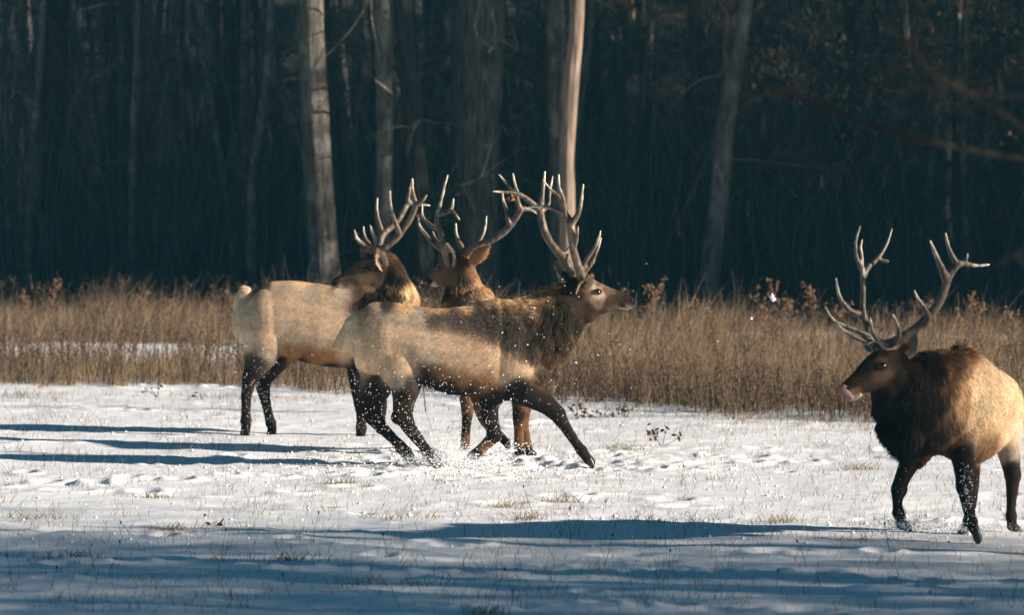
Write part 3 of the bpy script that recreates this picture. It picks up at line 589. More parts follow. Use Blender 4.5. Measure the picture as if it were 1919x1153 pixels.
def ear(parent, d0, base, tip, width, open_dir, cup=.5, seed=0, back=False, name='ear', inner='ear', outer='headl'):
    """a cupped leaf-shaped ear with thickness; base/tip (px,py,dd), width in metres, open_dir world vector"""
    B, Tt = P(base[0], base[1], d0+base[2]), P(tip[0], tip[1], d0+tip[2]); ax = Tt-B; L = np.linalg.norm(ax); ax /= L
    od = np.array(open_dir, float); od -= ax*(od@ax); od /= np.linalg.norm(od); sd_ = np.cross(ax, od)
    nu, nv = 12, 9; V = []
    for lay in (0, 1):
        for i in range(nu):
            u = i/(nu-1); wd = width*.5*(math.sin(math.pi*min(1, .18+u*.82)**1.15)**.75 if u < 1 else .02); wd = max(wd, .004)
            for j in range(nv):
                s = (j/(nv-1)*2-1); c = B+ax*L*u+sd_*wd*s-od*(cup*wd*(1-s*s))*1.1+od*.0; c = c-od*(.007 if lay else 0)*(1-abs(s)**4)-ax*0
                V.append(c)
    Fc = []
    n1 = nu*nv
    for i in range(nu-1):
        for j in range(nv-1):
            a = i*nv+j; Fc.append((a, a+1, a+nv+1, a+nv)); Fc.append((n1+a, n1+a+nv, n1+a+nv+1, n1+a+1))
        a = i*nv; Fc.append((a, a+nv, n1+a+nv, n1+a)); a = i*nv+nv-1; Fc.append((a, n1+a, n1+a+nv, a+nv))
    cols = np.vstack([np.tile(CO[inner], (n1, 1)), np.tile(CO[outer], (n1, 1))]); Va = np.array(V)
    for i in range(n1):
        s = abs((i % nv)/(nv-1)*2-1)
        if s > .8: cols[i] = CO['pale']
        elif s < .3 and i//nv < 7: cols[i] = np.array(CO['mane'])*1.4
    o = wmesh(name, Va, Fc, M['coat'], parent, cols=cols)
    g = np.random.default_rng(seed+5); N = 900; k = g.integers(0, len(Va), N); X = Va[k]+g.normal(0, .006, (N, 3)); q = ax*1.0+g.normal(0, .35, (N, 3)); 
    edge = (np.abs(((k % n1) % nv)/(nv-1)*2-1) > .8); q = q+np.where(edge[:, None], sd_*np.sign(((k % nv)/(nv-1)*2-1))[:, None]*.8, 0)
    q /= np.linalg.norm(q, axis=1)[:, None]; L2 = g.uniform(.008, .022, N)[:, None]
    pts = np.stack([X, X+q*L2*.5, X+q*L2], 1); f = strands('ear_hair', pts, np.tile((.0012, .001, .0003), (N, 1)), cols[k]*g.uniform(.8, 1.3, (N, 1)), M['fur'], o); f['kind'] = 'stuff'
    return o
def antler(parent, d0, tubes, label=None):
    """tubes: (pixel path, dd start, dd end, radius start, radius end in photo px, tip?)"""
    mb = MB(); A = []
    for (path, da, db, r0, r1) in tubes:
        n = len(path); tl = np.linspace(0, 1, n); dd = da+(db-da)*tl; pp = np.array([P(x, y, d0+q) for (x, y), q in zip(path, dd)])
        rr = (r0+(r1-r0)*tl**1.2)*(d0)/F; mb.tube(pp, np.maximum(rr*.9, .0042), segs=10, sub=5)
        cp = catmull(pp, 3); m = len(cp)
        for i, c in enumerate(cp):
            s = i/(m-1); k = np.clip((s-.55)/.45, 0, 1) if r1 < 2.6 else 0; A.append((c, np.array(CO['bone'])*(1-k)+np.array(CO['ivory'])*k))
    V, Fc = mb.arr(); V, Nn, Fc = remesh(V, Fc, .0065, 2)
    V = V+Nn*(.0045*vn(V[:, 0]*60+V[:, 1]*40, V[:, 2]*30, 61)+.003*vn(V[:, 0]*18, V[:, 2]*18+V[:, 1]*12, 62))[:, None]
    E = anch_eval(V, A, 3, .6, 1e-5); fine = 1+.9*vn(V[:, 0]*90+V[:, 1]*60, V[:, 2]*22, 63)+.6*vn(V[:, 0]*25, V[:, 2]*25, 64)
    return wmesh('antler', V, Fc, M['horn'], parent, cols=np.clip(E*fine[:, None], 0, 1))
def eyeball(parent, bt, px, py, r=.024, back=False, sink=.55, lid=True):
    c, n = hit(bt, px, py, back)
    if c is None: return
    c = np.array(c); n = np.array(n); mb = MB(); cc = c-n*r*sink; mb.ball(cc, r*1.25, r, r*.95, 8); V, Fc = mb.arr(); o = wmesh('eye', V, Fc, M['eye'], parent)
    if lid:
        s = np.cross(n, (0, 0, 1)); s /= np.linalg.norm(s)+1e-9; u = np.cross(s, n); ang = np.linspace(0, math.pi*2, 17)
        pts = [cc+n*r*.72+s*r*1.15*math.cos(a)+u*r*.82*math.sin(a) for a in ang]
        mb = MB(); mb.tube(pts, [.0058]*17, segs=6, sub=2, ref=tuple(n), cap=False); V, Fc = mb.arr()
        wmesh('eyelid', V, Fc, M['coat'], o, cols=np.tile((.05, .035, .025), (len(V), 1)))
    return o
def surf_line(parent, bt, pxs, rad, m, name, out=.0):
    pts = []
    for x, y in pxs:
        c, n = hit(bt, x, y)
        if c is not None: pts.append(np.array(c)+np.array(n)*out)
    if len(pts) > 2:
        mb = MB(); mb.tube(pts, [rad]*len(pts), segs=6, sub=3); V, Fc = mb.arr(); return wmesh(name, V, Fc, m, parent)
def surf_ball(parent, bt, px, py, rx, rz, m, name):
    c, n = hit(bt, px, py)
    if c is not None:
        mb = MB(); mb.ball(np.array(c), rx, rx, rz, 6); V, Fc = mb.arr(); return wmesh(name, V, Fc, m, parent)
def hoof(parent, d0, px, py, dd, ang, size=1.0):
    """two pointed toes; ang = photo direction of the toe tips, degrees below horizontal, towards +x when cos is positive"""
    c = P(px, py, d0+dd); q = np.array((math.cos(R(ang)), 0, -math.sin(R(ang)))); up_ = np.array((-q[2], 0, q[0])); up_ = up_ if up_[2] > 0 else -up_
    L = .066*size; mb = MB()
    for s in (-1, 1):
        o = np.array((0, .021*s*size, 0)); mb.tube([c+o-q*.02+up_*.012, c+o+q*L*.35, c+o*1.1+q*L*.8-up_*.012, c+o*.8+q*L*1.05-up_*.022], np.array([.027, .031, .026, .014])*size, np.array([.021, .022, .019, .011])*size, segs=10, sub=4)
    V, Fc = mb.arr(); return wmesh('hoof', V, Fc, M['wet'], parent)
def leganch(pts, keys, dd, ln=.012):
    return [(x, y, dd, k, ln, 0.0, 1.0) for (x, y), k in zip(pts, keys)]

# ---- the running elk
d0 = 44.3; e = empty('elk', G(900, 870)); tag(e, 'bull elk running to the right with outstretched foreleg, kicking up snow', 'elk')
tubes = [('Y', [(650, 636, .03, 22, .07), (668, 634, .02, 50, .17), (690, 636, 0, 65, .24), (720, 636, 0, 70, .29), (764, 642, 0, 70, .31), (800, 650, 0, 72, .33), (840, 657, 0, 80, .34), (880, 659, 0, 85, .34), (920, 657, 0, 93, .32), (950, 656, 0, 95, .29), (978, 648, 0, 88, .26), (1005, 640, 0, 68, .2), (1022, 640, 0, 45, .14)]),
         ('Y', [(968, 640, 0, 78, .22), (1003, 622, 0, 69, .19), (1032, 603, 0, 58, .155), (1056, 583, 0, 48, .13), (1078, 567, 0, 41, .115), (1094, 560, 0, 37, .105)]),
         ('Y', [(1072, 552, 0, 34, .10), (1092, 557, 0, 39, .105), (1112, 560, 0, 36, .105), (1130, 561, 0, 29, .085), (1148, 562, 0, 21.5, .062), (1163, 563, 0, 17, .052), (1176, 566, 0, 15.5, .052), (1185, 567, 0, 11.5, .042)]),
         # near hind leg
         ('Y', [(742, 640, -.14, 52, .15), (752, 690, -.16, 44, .13), (760, 722, -.16, 31, .095), (757, 752, -.16, 22, .07), (756, 778, -.16, 19, .055), (768, 804, -.16, 14, .045), (787, 829, -.15, 11, .036), (803, 849, -.14, 11, .038), (816, 864, -.14, 11.5, .042), (826, 874, -.14, 9, .045)]),
         # far hind leg
         ('Y', [(712, 650, .12, 48, .15), (712, 700, .15, 40, .12), (704, 728, .16, 31, .085), (696, 752, .16, 25, .07), (694, 772, .16, 21, .055), (711, 797, .16, 13.5, .045), (734, 820, .16, 11, .036), (753, 839, .15, 11, .037), (765, 855, .14, 11, .04), (772, 868, .13, 10, .045)]),
         # leading foreleg
         ('Y', [(952, 680, -.14, 50, .12), (975, 722, -.15, 36, .1), (1002, 744, -.15, 25, .075), (1025, 760, -.15, 19, .058), (1043, 776, -.15, 16.5, .052), (1058, 799, -.15, 12, .04), (1076, 826, -.14, 9.5, .033), (1089, 844, -.14, 11, .037), (1101, 860, -.13, 10, .042), (1109, 868, -.12, 9, .04)]),
         # trailing foreleg, folded
         ('Y', [(930, 690, .12, 45, .12), (922, 735, .13, 30, .085), (917, 762, .13, 19, .06), (920, 790, .13, 15.5, .05), (925, 815, .13, 14.5, .048), (908, 836, .13, 11.5, .036), (888, 854, .12, 10.5, .035), (873, 866, .12, 11, .04), (862, 873, .12, 9, .045)]),
         # tail
         ('Y', [(662, 606, 0, 16, .06), (650, 628, 0, 15, .055), (637, 645, 0, 12, .045), (628, 652, 0, 6, .03)])]
balls = [(728, 640, -.1, 50, 62, .2), (728, 640, .1, 50, 62, .2), (955, 665, -.14, 46, 66, .17), (955, 665, .14, 46, 66, .17), (1000, 690, 0, 28, 36, .16), (985, 585, 0, 38, 26, .1), (1045, 777, -.15, 17, 17, .058), (1090, 845, -.14, 12.5, 12, .043), (748, 783, -.16, 17, 15, .06), (802, 850, -.14, 13, 12, .042), (688, 774, .16, 17, 15, .06), (752, 840, .15, 12.5, 12, .042), (926, 816, .13, 16.5, 16, .055), (888, 855, .12, 12.5, 12, .042), (1098, 586, 0, 24, 20, .085), (1120, 538, 0, 14, 9, .085)]
an = [(700, 640, 0, 'tan', .03, -1, .5), (735, 625, 0, 'tan', .03, -1, .3), (760, 650, 0, 'tan', .03, -.8, .6), (800, 640, 0, 'tanl', .03, -1, .3), (840, 645, 0, 'tan', .03, -1, .4), (880, 650, 0, 'tan', .035, -1, .4), (920, 650, 0, 'tan', .035, -.8, .7), (940, 665, 0, 'tanl', .035, -.8, .8), (965, 680, 0, 'tanl', .04, -.6, .9),
      (740, 668, 0, 'tan', .03, -.7, .8), (725, 690, 0, 'tan', .03, -.5, .8), (760, 690, 0, 'tan', .025, -.3, 1), (850, 675, 0, 'tan', .03, -1, .3), (890, 685, 0, 'tan', .03, -1, .3), (815, 670, 0, 'tanl', .03, -1, .3),
      (700, 585, 0, 'grey', .035, -1, .2), (740, 590, 0, 'grey', .03, -1, .1), (780, 595, 0, 'grey', .035, -1, .1), (820, 598, 0, 'saddle', .04, -1, .1), (860, 600, 0, 'saddle', .04, -1, .2), (900, 605, 0, 'saddle', .05, -1, .2), (930, 615, 0, 'dark', .055, -1, .4), (955, 610, 0, 'dark', .06, -.8, .6), (980, 625, 0, 'saddle', .06, -.6, .9), (930, 588, 0, 'dark', .05, -1, .3), (900, 590, 0, 'saddle', .045, -1, .2), (960, 640, 0, 'saddle', .05, -.7, .8), (975, 605, 0, 'dark', .06, -.8, .6), (970, 590, 0, 'manel', .06, -1, .4),
      (700, 572, 0, 'tan', .04, -1, 0), (760, 572, 0, 'sunlit_gold', .04, -1, 0), (820, 574, 0, 'sunlit_gold', .045, -1, 0), (880, 569, 0, 'sunlit_gold', .05, -1, 0), (930, 562, 0, 'sunlit_gold', .05, -1, 0), (970, 560, 0, 'sunlit_gold', .06, -1, 0), (725, 570, -.1, 'dark', .03, -1, 0),  # golden rim of sun along the back, painted into the coat
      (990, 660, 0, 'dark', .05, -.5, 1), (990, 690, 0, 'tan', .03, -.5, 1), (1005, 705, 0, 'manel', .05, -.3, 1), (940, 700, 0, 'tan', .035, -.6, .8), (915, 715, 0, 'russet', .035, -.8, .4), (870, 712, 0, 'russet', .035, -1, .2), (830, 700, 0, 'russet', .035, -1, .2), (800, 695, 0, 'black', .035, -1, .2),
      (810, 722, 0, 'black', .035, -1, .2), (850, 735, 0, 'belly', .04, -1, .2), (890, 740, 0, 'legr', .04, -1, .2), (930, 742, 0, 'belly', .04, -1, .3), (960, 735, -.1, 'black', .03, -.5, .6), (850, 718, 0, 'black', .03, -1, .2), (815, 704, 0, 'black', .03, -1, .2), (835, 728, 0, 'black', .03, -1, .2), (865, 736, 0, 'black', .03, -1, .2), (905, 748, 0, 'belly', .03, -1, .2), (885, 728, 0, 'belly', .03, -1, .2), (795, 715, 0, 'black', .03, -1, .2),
      (640, 645, 0, 'cream', .038, -1, .8), (650, 625, 0, 'cream', .038, -1, .8), (662, 600, 0, 'cream', .035, -1, .6), (665, 640, 0, 'cream', .035, -.6, 1), (672, 672, 0, 'cream', .035, -.5, 1), (680, 600, 0, 'tan', .04, -1, .5), (690, 668, -.1, 'tan', .03, -.3, 1), (692, 700, -.1, 'tan', .025, 0, 1), (684, 640, 0, 'tan', .035, -.5, 1),
      (1005, 640, 0, 'mane', .09, -.5, 1), (1020, 610, 0, 'mane', .10, -.6, 1), (1030, 580, 0, 'mane', .09, -.7, .9), (1000, 600, 0, 'manel', .08, -.8, .7), (1050, 600, 0, 'mane', .10, -.4, 1), (1070, 590, 0, 'mane', .09, -.4, 1), (1060, 560, 0, 'mane', .07, -.8, .7), (1050, 640, 0, 'mane', .10, -.5, 1), (1035, 665, 0, 'manel', .08, -.4, 1), (1068, 635, 0, 'manel', .09, -.3, 1), (1085, 610, 0, 'mane', .07, -.5, 1), (1020, 690, 0, 'manel', .06, -.4, 1),
      (1005, 566, 0, 'sunlit_gold', .07, -1, -.6), (1028, 548, 0, 'crest', .08, -1, -.6), (1045, 535, 0, 'crest', .07, -1, -.5), (1070, 530, 0, 'mane', .045, -1, .2),
      (1085, 550, 0, 'mane', .03, -1, .4), (1095, 575, 0, 'head', .03, -1, .6), (1110, 590, 0, 'head', .025, -1, .4), (1130, 588, 0, 'head', .018, -1, .2), (1105, 530, 0, 'headl', .012, -1, 0), (1120, 532, 0, 'headl', .010, -1, 0), (1138, 540, 0, 'headl', .008, -1, 0), (1140, 565, 0, 'head', .009, -1, .1), (1120, 565, 0, 'headl', .012, -1, .2), (1116, 538, 0, 'pale', .008, -1, .2), (1118, 556, 0, 'pale', .008, -1, .2), (1110, 552, 0, 'headl', .01, -1, 0),
      (1160, 555, 0, 'head', .006, -1, 0), (1175, 560, 0, 'mane', .004, -1, 0), (1165, 572, 0, 'head', .006, -1, 0), (1188, 563, 0, 'nose', .001, -1, 0), (1186, 558, 0, 'nose', .001, -1, 0), (1178, 582, 0, 'pale', .006, -1, .2), (1168, 585, 0, 'pale', .008, -1, .2), (1150, 590, 0, 'headl', .012, -1, .3)]
an += leganch([(765, 722), (757, 740), (756, 778), (768, 804), (787, 829), (803, 849), (816, 864), (828, 875)], ['dark', 'leg', 'leg', 'leg', 'leg', 'leg', 'legr', 'nose'], -.16)
an += leganch([(745, 715), (735, 700)], ['grey', 'tan'], -.16)
an += leganch([(700, 705), (704, 728), (696, 752), (690, 772), (711, 797), (734, 820), (753, 839), (765, 855), (773, 870)], ['black', 'leg', 'leg', 'leg', 'leg', 'leg', 'legr', 'leg', 'nose'], .16)
an += leganch([(978, 725), (1002, 744), (1025, 760), (1043, 776), (1058, 799), (1076, 826), (1089, 844), (1101, 860), (1113, 872)], ['black', 'leg', 'leg', 'leg', 'leg', 'leg', 'leg', 'leg', 'nose'], -.15)
an += leganch([(922, 745), (917, 765), (920, 790), (925, 815), (908, 836), (888, 854), (873, 866), (861, 874)], ['leg', 'leg', 'leg', 'leg', 'legr', 'leg', 'leg', 'nose'], .13)
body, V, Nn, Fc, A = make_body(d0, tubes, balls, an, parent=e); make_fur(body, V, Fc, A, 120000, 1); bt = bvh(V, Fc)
eyeball(e, bt, 1120, 547, r=.03); eyeball(e, bt, 1120, 547, back=True)
for a in [(824, 872, -.14, 45), (770, 864, .13, 60), (1104, 864, -.13, 48), (866, 870, .12, 150)]: hoof(e, d0, *a)
surf_line(e, bt, [(1156, 573), (1163, 575.5), (1170, 577), (1178, 577), (1184, 575)], .0045, M['nose_m'] if 'nose_m' in M else M['wet'], 'mouth')
surf_ball(e, bt, 1184, 562, .012, .009, M['wet'], 'nostril')
ear(e, d0, (1085, 553, -.09), (1109, 516, -.2), .125, (.55, -.8, .1), .55, 1)
ear(e, d0, (1072, 529, .07), (1043, 492, .16), .12, (.2, -.9, .2), .45, 2)
antler(e, d0, [([(1091, 527), (1088, 515), (1083, 498), (1074, 465), (1070, 433), (1067, 416)], -.06, -.28, 9.5, 8), ([(1067, 418), (1077, 412), (1085, 395), (1090, 372), (1093, 345)], -.28, -.34, 8, 1.8),
               ([(1068, 420), (1063, 405), (1050, 396), (1030, 389), (1008, 386), (988, 389)], -.28, -.22, 7.5, 2), ([(1060, 405), (1058, 388), (1055, 372), (1048, 350), (1047, 327)], -.28, -.33, 6.5, 1.8), ([(1058, 395), (1052, 378), (1045, 366), (1033, 356), (1018, 338)], -.28, -.2, 5, 1.6),
               ([(1089, 512), (1095, 495), (1104, 480), (1115, 463), (1122, 447), (1125.5, 433)], -.07, -.2, 6.5, 1.8), ([(1092, 516), (1099, 505), (1109, 493), (1118, 470), (1123, 458), (1126.5, 446)], -.06, -.08, 6.5, 1.8), ([(1076, 466), (1080, 450), (1082, 436), (1083.5, 424)], -.2, -.3, 5, 1.8)])
antler(e, d0, [([(1080, 527), (1073, 510), (1059, 489), (1039, 465), (1024, 441), (1016, 415), (1013, 395)], .06, .32, 9, 8), ([(1014, 400), (1015, 375), (1018, 350), (1021.5, 321)], .32, .36, 8, 2), ([(1018, 395), (1028, 382), (1031, 355), (1036, 330)], .32, .42, 5, 1.8),
               ([(1014, 400), (1002, 385), (985, 371), (971, 361), (965, 345), (961, 325)], .32, .25, 7, 1.8), ([(974, 364), (962, 358), (948, 342), (935, 327)], .26, .3, 5, 1.8), ([(976, 365), (960, 361), (942, 360), (924, 359)], .26, .18, 5, 1.8), ([(1066, 500), (1062, 487), (1064, 477)], .1, .02, 5, 3), ([(1047, 473), (1058, 475), (1066, 465), (1071, 455)], .2, .28, 5, 1.8)])

# ---- the pale-rumped elk on the left, standing, looking back
d0 = 48.6; e = empty('elk', G(580, 808)); tag(e, 'bull elk standing broadside with pale rump, head turned back to the left', 'elk')
tubes = [('Y', [(452, 570, 0, 14, .07), (462, 582, 0, 40, .15), (480, 596, 0, 58, .24), (510, 600, 0, 72, .29), (545, 596, 0, 71, .31), (580, 604, 0, 76, .33), (620, 610, 0, 78, .34), (660, 612, 0, 78, .33), (700, 612, 0, 76, .3), (735, 612, 0, 68, .24), (758, 608, 0, 48, .16)]),
         ('Y', [(722, 612, .02, 62, .22), (722, 585, .04, 54, .19), (718, 560, .05, 48, .16), (716, 535, .04, 42, .14), (714, 515, .02, 36, .12)]),
         ('Y', [(722, 505, 0, 27, .1), (706, 508, 0, 33, .105), (690, 514, 0, 33, .105), (674, 520, -.02, 28, .085), (658, 525, -.03, 21, .062), (645, 529, -.04, 16.5, .052), (634, 531, -.05, 14, .05), (628, 530, -.05, 9.5, .04)]),
         ('Y', [(505, 600, -.14, 50, .15), (494, 645, -.15, 40, .125), (483, 680, -.15, 28, .09), (471, 706, -.15, 17, .06), (463, 735, -.15, 11.5, .042), (461, 765, -.15, 9, .034), (461, 788, -.15, 10, .036), (461, 802, -.15, 9, .038), (459, 815, -.15, 10, .042)]),
         ('Y', [(540, 630, .14, 40, .13), (524, 665, .16, 29, .1), (504, 696, .16, 19, .065), (493, 718, .16, 15.5, .052), (496, 745, .16, 11.5, .04), (502, 773, .16, 9.5, .034), (507, 793, .16, 10, .036), (510, 803, .16, 9, .04), (508, 816, .16, 10, .042)]),
         ('Y', [(690, 635, -.14, 48, .12), (674, 675, -.15, 27, .085), (670, 700, -.15, 19, .065), (672, 728, -.15, 15.5, .05), (676, 757, -.15, 13, .045), (677, 785, -.15, 9.5, .033), (677, 803, -.15, 10.5, .037), (676, 813, -.15, 9.5, .04), (675, 826, -.15, 10, .042)]),
         ('Y', [(715, 635, .14, 45, .12), (712, 690, .15, 24, .08), (712, 730, .15, 15, .05), (714, 760, .15, 12, .042), (714, 785, .15, 9.5, .033), (714, 800, .15, 10, .04), (713, 809, .15, 10, .042)]),
         ('Y', [(462, 548, 0, 13, .06), (451, 562, 0, 12, .05), (447, 580, 0, 10, .045), (449, 590, 0, 6, .03)]),
         # heavy mane bulging behind the turned head
         ('Y', [(728, 488, .03, 14, .09), (735, 505, .03, 18, .12), (744, 530, .03, 20, .13), (756, 560, .03, 22, .14), (750, 590, .02, 30, .16)])]
balls = [(505, 600, -.1, 46, 60, .2), (467, 712, -.15, 16, 17, .06), (461, 790, -.15, 11.5, 11, .04), (493, 722, .16, 15, 16, .056), (507, 793, .16, 11.5, 11, .04), (676, 755, -.15, 14.5, 15, .05), (677, 803, -.15, 11.5, 11, .04), (505, 600, .1, 46, 60, .2), (700, 625, -.13, 42, 58, .16), (706, 538, 0, 22, 22, .09), (724, 560, 0, 36, 34, .16), (545, 548, 0, 44, 22, .14)]
an = [(500, 590, 0, 'tan', .03, -1, .5), (540, 575, 0, 'tan', .03, -1, .3), (580, 590, 0, 'tan', .03, -1, .3), (620, 590, 0, 'tan', .03, -1, .3), (660, 600, 0, 'tan', .03, -1, .4), (560, 630, 0, 'tanl', .03, -1, .4), (600, 630, 0, 'tanl', .03, -1, .3), (640, 635, 0, 'tan', .03, -1, .3), (690, 620, 0, 'tan', .035, -.8, .6), (540, 610, 0, 'tanl', .03, -.7, .7),
      (500, 640, 0, 'tan', .03, -.4, 1), (490, 620, -.1, 'tan', .03, -.2, 1), (530, 540, 0, 'grey', .03, -1, .1), (580, 545, 0, 'grey', .03, -1, .1), (640, 552, 0, 'grey', .035, -1, .2), (505, 545, 0, 'tan', .035, -1, .3), (525, 524, 0, 'sunlit_gold', .03, -1, 0), (570, 526, 0, 'sunlit_gold', .03, -1, 0), (620, 530, 0, 'sunlit_gold', .03, -1, 0),  # back edge coloured golden in place of rim light
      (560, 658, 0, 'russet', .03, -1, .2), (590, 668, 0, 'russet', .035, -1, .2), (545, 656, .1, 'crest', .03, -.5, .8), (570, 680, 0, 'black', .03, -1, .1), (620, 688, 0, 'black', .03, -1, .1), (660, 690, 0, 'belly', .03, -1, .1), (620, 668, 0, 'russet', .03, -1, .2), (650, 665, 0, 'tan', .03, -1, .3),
      (450, 570, 0, 'cream', .03, -1, .7), (448, 585, 0, 'cream', .03, -.6, 1), (462, 560, 0, 'cream', .03, -1, .7), (462, 590, 0, 'cream', .04, -.3, 1), (470, 545, 0, 'cream', .045, -1, .5), (470, 635, 0, 'cream', .03, 0, 1), (480, 560, 0, 'tan', .035, -1, .5), (485, 580, 0, 'tan', .03, -.6, .8),
      (720, 585, 0, 'mane', .09, 0, 1), (700, 570, 0, 'mane', .09, .2, 1), (725, 555, 0, 'mane', .09, .1, 1), (695, 600, 0, 'mane', .08, 0, 1), (740, 548, 0, 'mane', .1, .15, 1), (740, 520, 0, 'mane', .09, .2, 1), (740, 490, 0, 'manel', .06, .5, .7), (730, 480, 0, 'crest', .05, .8, .3), (745, 505, 0, 'manel', .07, .6, 1), (760, 545, 0, 'sunlit_gold', .09, .4, 1), (768, 570, 0, 'sunlit_gold', .08, .3, 1), (733, 535, -.1, 'manel', .1, .05, 1), (722, 562, -.1, 'mane', .1, 0, 1), (672, 570, 0, 'mane', .05, .2, 1), (690, 560, 0, 'mane', .07, .1, 1),  # sunlit edge of the neck painted golden
      (715, 510, 0, 'head', .03, 1, .6), (705, 530, 0, 'headl', .025, .8, .6), (690, 535, 0, 'headl', .02, .8, .5), (700, 485, 0, 'head', .015, 1, 0), (685, 495, 0, 'headl', .01, 1, .1), (665, 505, 0, 'headl', .008, 1, 0), (650, 512, 0, 'headl', .006, 1, 0), (670, 525, 0, 'headl', .01, 1, .2), (688, 497, 0, 'headl', .008, 1, .2), (684, 513, 0, 'headl', .008, 1, .2), (655, 535, 0, 'headl', .008, 1, .2), (670, 545, 0, 'head', .015, 1, .5),
      (638, 517, 0, 'head', .004, 1, 0), (626, 524, 0, 'nose', .001, 1, 0), (628, 532, 0, 'nose', .001, 1, 0), (637, 545, 0, 'pale', .006, 1, .3), (645, 546, 0, 'pale', .008, 1, .3), (650, 524, 0, 'head', .006, 1, 0), (648, 538, 0, 'black', .003, 1, 0)]
an += leganch([(484, 680), (471, 706), (463, 735), (461, 765), (461, 788), (460, 808)], ['dark', 'leg', 'leg', 'leg', 'leg', 'nose'], -.15) + [(495, 660, -.15, 'grey', .02, 0, 1)]
an += leganch([(524, 665), (504, 696), (493, 718), (496, 745), (502, 773), (507, 793), (508, 808)], ['black', 'leg', 'leg', 'leg', 'leg', 'leg', 'nose'], .16)
an += leganch([(672, 690), (670, 710), (672, 728), (676, 757), (677, 785), (677, 803), (675, 818)], ['black', 'leg', 'leg', 'leg', 'leg', 'leg', 'nose'], -.15)
an += leganch([(712, 700), (712, 730), (714, 760), (714, 785), (713, 809)], ['leg', 'leg', 'leg', 'leg', 'nose'], .15)
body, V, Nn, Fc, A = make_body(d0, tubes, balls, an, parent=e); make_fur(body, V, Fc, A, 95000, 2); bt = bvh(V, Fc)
eyeball(e, bt, 687.5, 505.5, r=.031); eyeball(e, bt, 687.5, 505.5, back=True)
surf_line(e, bt, [(653, 536), (648, 539), (642, 540), (636, 539), (631, 538)], .005, M['wet'], 'mouth'); surf_ball(e, bt, 629, 527, .012, .009, M['wet'], 'nostril')
ear(e, d0, (721, 505, -.09), (708, 470, -.2), .13, (.35, -.8, .1), .5, 3)
ear(e, d0, (697, 487, .07), (678, 467, .14), .11, (-.3, -.85, .1), .45, 4)
antler(e, d0, [([(712, 478), (708, 469), (720, 464), (743, 446), (756, 429), (768, 411), (775, 396), (780, 381)], -.06, -.3, 8, 6), ([(780, 383), (776, 371), (773, 355), (773, 335)], -.3, -.32, 6.5, 1.8), ([(780, 383), (788, 378), (794, 374), (799.5, 366)], -.3, -.4, 5, 1.8),
               ([(748, 437), (743, 422), (737, 405), (731.5, 380), (731, 358)], -.2, -.3, 6.5, 1.8), ([(709, 470), (696, 462), (680, 457), (668, 446), (664, 431)], -.07, -.2, 7, 1.8), ([(707, 468), (703, 450), (698, 435), (694, 423)], -.08, -.22, 6, 1.8)])
antler(e, d0, [([(706, 478), (710, 462), (716, 443), (724, 433), (736, 423), (750, 407), (760, 388), (768, 378)], .06, .3, 8, 5.5), ([(766, 382), (765, 370), (769, 352), (772, 338)], .28, .32, 5.5, 1.8), ([(768, 380), (782, 383), (795, 384), (806, 385)], .3, .35, 5, 1.6),
               ([(718, 441), (713, 425), (708, 408), (706, 388), (707.5, 371)], .15, .22, 6, 1.8), ([(706, 472), (697, 463), (688, 452), (683, 440), (681, 425)], .06, .15, 6, 1.8), ([(704, 470), (690, 461), (678, 452), (671, 444), (669, 436)], .07, .17, 6, 1.8)])

# ---- the elk half hidden behind the running one
d0 = 46.2; e = empty('elk', G(930, 846)); tag(e, 'bull elk mostly hidden behind the running one, seen from behind, looking left', 'elk')
tubes = [('Y', [(1015, 640, -.55, 40, .2), (990, 632, -.45, 66, .28), (960, 640, -.3, 74, .3), (930, 645, -.1, 78, .32), (900, 640, .15, 78, .31), (872, 630, .35, 66, .25), (850, 625, .5, 42, .18)]),
         ('Y', [(892, 618, .25, 52, .2), (880, 590, .3, 48, .18), (872, 560, .3, 42, .16), (866, 535, .28, 34, .14), (864, 512, .25, 29, .12), (866, 490, .22, 24, .1)]),
         ('Y', [(868, 492, .2, 22, .1), (856, 502, .25, 28, .1), (842, 510, .32, 28, .09), (830, 516, .4, 24, .075), (818, 522, .47, 18, .06), (811, 527, .52, 13.5, .05), (807, 529, .55, 9, .04)]),
         ('Y', [(985, 655, -.3, 50, .14), (984, 710, -.32, 30, .09), (984, 745, -.32, 20, .065), (980, 775, -.32, 14, .05), (982, 805, -.32, 10, .036), (986, 830, -.32, 10, .036), (990, 845, -.34, 10, .04), (996, 852, -.36, 9, .042)]),
         ('Y', [(955, 670, -.55, 44, .13), (966, 715, -.5, 26, .09), (974, 750, -.48, 17, .06), (973, 780, -.48, 13, .046), (972, 810, -.48, 9.5, .036), (973, 835, -.5, 10, .036), (974, 850, -.5, 10, .042)]),
         ('Y', [(880, 660, .25, 36, .12), (876, 710, .25, 21, .08), (874, 740, .25, 15, .055), (876, 770, .25, 12.5, .046), (874, 800, .25, 9, .034), (872, 830, .25, 9.5, .036), (870, 846, .25, 9.5, .042)]),
         ('Y', [(905, 670, .1, 36, .12), (896, 725, .1, 19, .07), (897, 752, .1, 14, .05), (906, 782, .1, 12.5, .046), (923, 806, .1, 10, .036), (938, 818, .08, 9, .034), (948, 830, .06, 9, .04)])]
balls = [(985, 645, -.42, 42, 56, .22), (895, 600, .2, 34, 44, .18), (838, 520, .34, 18, 16, .08), (895, 562, .2, 30, 24, .12)]
